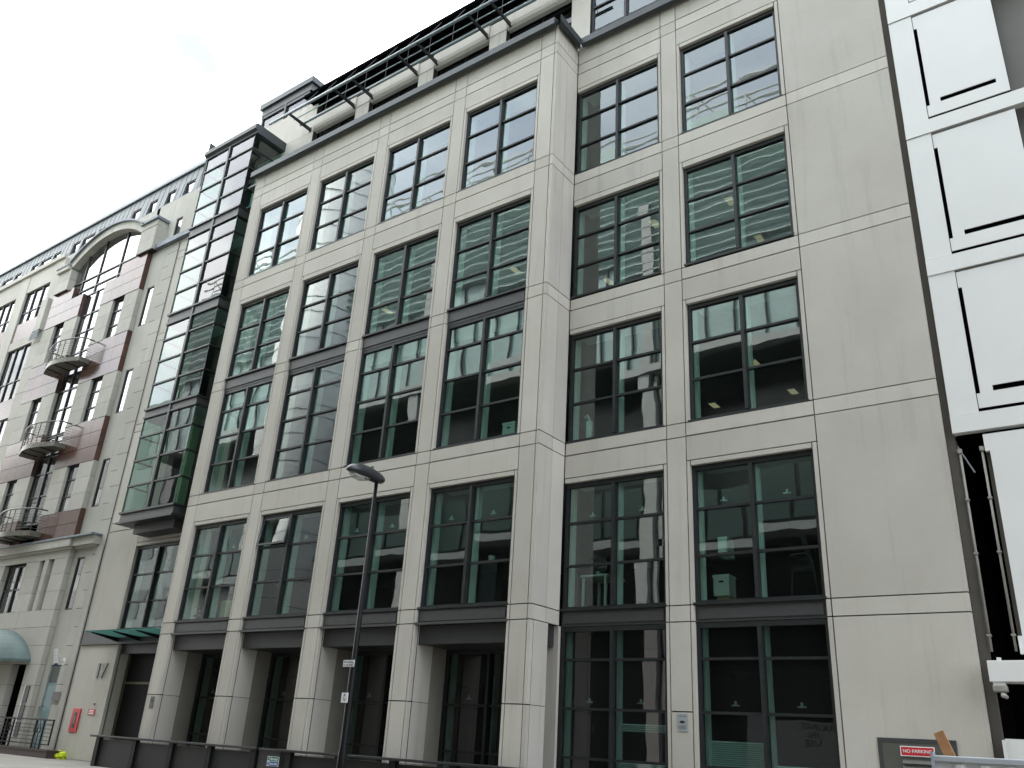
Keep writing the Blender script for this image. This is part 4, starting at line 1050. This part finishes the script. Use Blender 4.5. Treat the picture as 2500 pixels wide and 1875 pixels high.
t = MB(); t.prism([(17.98, 4.62), (18.42, 4.62), (18.40, 4.70), (18.0, 4.70)], 1.95, 2.4, 'y'); t.build('seat', 'ink', ch)
t = MB(); t.prism([(18.36, 4.70), (18.44, 4.70), (18.30, 5.35), (18.20, 5.30)], 1.98, 2.38, 'y'); t.build('backrest', 'ink', ch)
for y in (1.94, 2.42): t = MB(); t.tube([(18.0, y, 4.95), (18.30, y, 4.97), (18.42, y, 4.80), (18.50, y, 3.92)], .016, 6); t.build('arm', 'steel', ch)
t = MB(); t.tube([(18.0, 1.98, 4.62), (17.95, 1.95, 3.92)], .016, 6); t.build('leg', 'steel', ch)
gc = thing('water_cylinder', (13.34, 1.75, 7.8), 'pale upright cylinder inside the second floor window beside the corner pier', 'cylinder')
t = MB(); t.tube([(13.42, 1.75, 7.73), (13.42, 1.75, 8.50)], .085, 14); t.build('body', 'blind', gc, smooth=True)
t = MB(); t.tube([(13.42, 1.75, 8.50), (13.42, 1.75, 8.56), (13.36, 1.75, 8.66), (13.28, 1.75, 8.62)], .04, 8); t.build('nozzle', 'paint', gc, smooth=True)
for i, (x, z) in enumerate(((2.05, 4.45), (2.0, 4.1))): pass
boxy('file_stack', 2.0, 2.45, .45, .75, 3.92, 4.55, plain('file_yellow', (.55, .5, .25), .8), 'stack of pale yellow files in the lower right pane by the entrance', 'files', False)
pt = thing('potted_plant', (.95, .6, 3.91), 'red leaved plant in a dark pot behind the first floor window nearest the entrance', 'plant')
t = MB(); t.tube([(.95, .6, 3.91), (.95, .6, 4.08)], [.09, .12], 12); t.build('pot', 'ink', pt)
t = MB(); random.seed(5)
for k in range(46):
    a = random.uniform(0, 6.28); r_ = random.uniform(.05, .26); z = 4.08+random.uniform(.02, .42); cxp, cyp = .95+r_*math.cos(a), .6+.5*r_*math.sin(a)
    l_ = .07; t.face([(cxp, cyp, z), (cxp+l_*math.cos(a)-.02, cyp+.02, z+.05), (cxp+2*l_*math.cos(a), cyp+l_*math.sin(a), z+.02), (cxp+l_*math.cos(a)+.02, cyp-.02, z-.01)])
t.build('foliage', 'leaf', pt)
vs = thing('white_vessels', (1.4, .6, 15.45), 'pale rounded vessels on the sill of the upper left window under the cornice', 'vessels')
for x, r_, h_ in ((1.15, .20, .32), (1.62, .14, .55), (2.15, .12, .45)):
    t = MB(); t.tube([(x, .55, 15.46), (x, .55, 15.46+h_*.6), (x, .55, 15.46+h_), (x, .55, 15.46+h_*1.12)], [r_, r_*1.05, r_*.8, r_*.3], 14); t.build('vessel', 'paint', vs, smooth=True)

# ================================================================ ACROSS THE STREET (seen mirrored in the glass)
opp = thing('opposite_office', (0, -22, 0), 'teal glass office across the street, seen mirrored in the windows', 'building')
ob = MB(); YO = -17.5
ob.box(-34, 40, YO-14, YO-.35, 19.6, 33.0, 0)
ob.box(-34, 40, YO-14, YO-3.0, 0, 19.2, 1)
ob.box(-34, 40, YO-.5, YO+.05, 19.15, 19.55, 2); ob.box(-34, 40, YO-3.0, YO-.4, 19.2, 19.5, 1)
ob.box(-34, 40, YO-1.6, YO-.3, 10.0, 10.35, 5); ob.box(-34, 40, YO-3, YO-1.6, 10.0, 10.3, 1)
x = -33.5
while x < 39:
    ob.box(x, x+1.7, YO-1.2, YO-1.1, 10.7, 13.2, 4); x += 1.9
ob.box(5.0, 5.6, YO-.6, YO-.05, 0, 29, 3); ob.box(5.75, 5.95, YO-.5, YO-.3, 0, 26, 3); ob.box(-8, -7.4, YO-.6, YO-.05, 0, 29, 3); ob.box(18.0, 18.6, YO-.6, YO-.05, 0, 29, 3); ob.box(31, 31.6, YO-.6, YO-.05, 0, 29, 3)
z = 20.6
ob.build('facade', ['opp', 'oppdark', 'oppcol', 'oppcol', 'oppmid', 'oppband'], opp)
lv_ = MB()
for z in [25.0+.55*k for k in range(13)]: lv_.prism([(YO-.34, z), (YO-.05, z+.10), (YO-.05, z+.14), (YO-.34, z+.30)], -34, 40, 'x')
lv_.build('louvres', 'opplouvre', opp)
rl = MB()
for z, y in ((34.6, YO-.6), (33.9, YO-.4), (34.2, YO-1.3)): rl.tube([(-34, y, z), (40, y, z)], .07, 6)
x = -33
while x < 40:
    rl.tube([(x, YO-.5, 33.0), (x, YO-.5, 34.6)], .05, 5); rl.tube([(x, YO-.5, 34.6), (x+1.1, YO-1.4, 33.1)], .05, 5); x += 2.6
rl.build('roof_rails', 'cream', opp)
vm = MB(); x = -33.2
while x < 40:
    vm.box(x, x+.07, YO-.30, YO-.18, 19.7, 25.0); x += 1.5
vm.build('mullions', 'oppdark', opp)
og = thing('gate_sign', (12.0, -20.4, 0), 'dark lettered grey gate across the street, faintly mirrored in the lower right window', 'sign')
t = MB(); t.box(8.6, 17.0, -20.46, -20.40, 0.0, 2.95); t.build('gate', plain('gate_grey', (.10, .115, .12), .5), og)
for body, x, z in (('PARKING', 12.1, 2.73), ('IN', 11.63, 2.39), ('USE', 11.6, 2.10)):
    o = text(body, .36, 'ink', (x, -20.392, z), og, xscale=1.25); o.rotation_euler = (0, 0, math.pi)
tw = thing('round_tower', (-17.6, -17.9, 0), 'cream panelled round stair tower across the street, seen mirrored in the windows', 'tower')
t = MB(); t.tube([(-17.6, -18.2, 0), (-17.6, -18.2, 46)], 2.75, 48); t.build('drum', 'tower', tw, smooth=True)
t = MB()
for k in range(32):
    z = 1+k*1.42; t.tube([(-17.6+2.765*math.cos(2*math.pi*q/48), -18.2+2.765*math.sin(2*math.pi*q/48), z) for q in range(48)], .018, 4, closed=True)
t.build('panel_joints', 'panel2', tw)
oc = thing('side_office', (-55, -24, 0), 'lower grey office further along across the street, seen mirrored in the bay window', 'building')
t = MB(); t.box(-90, -35, -36, -20, 0, 26, 0)
for k in range(6):
    for j in range(18): t.box(-89+j*3, -87+j*3, -20.001, -19.95, 1.2+k*3.8, 3.6+k*3.8, 1)
t.build('facade', ['oppband', 'oppdark'], oc)
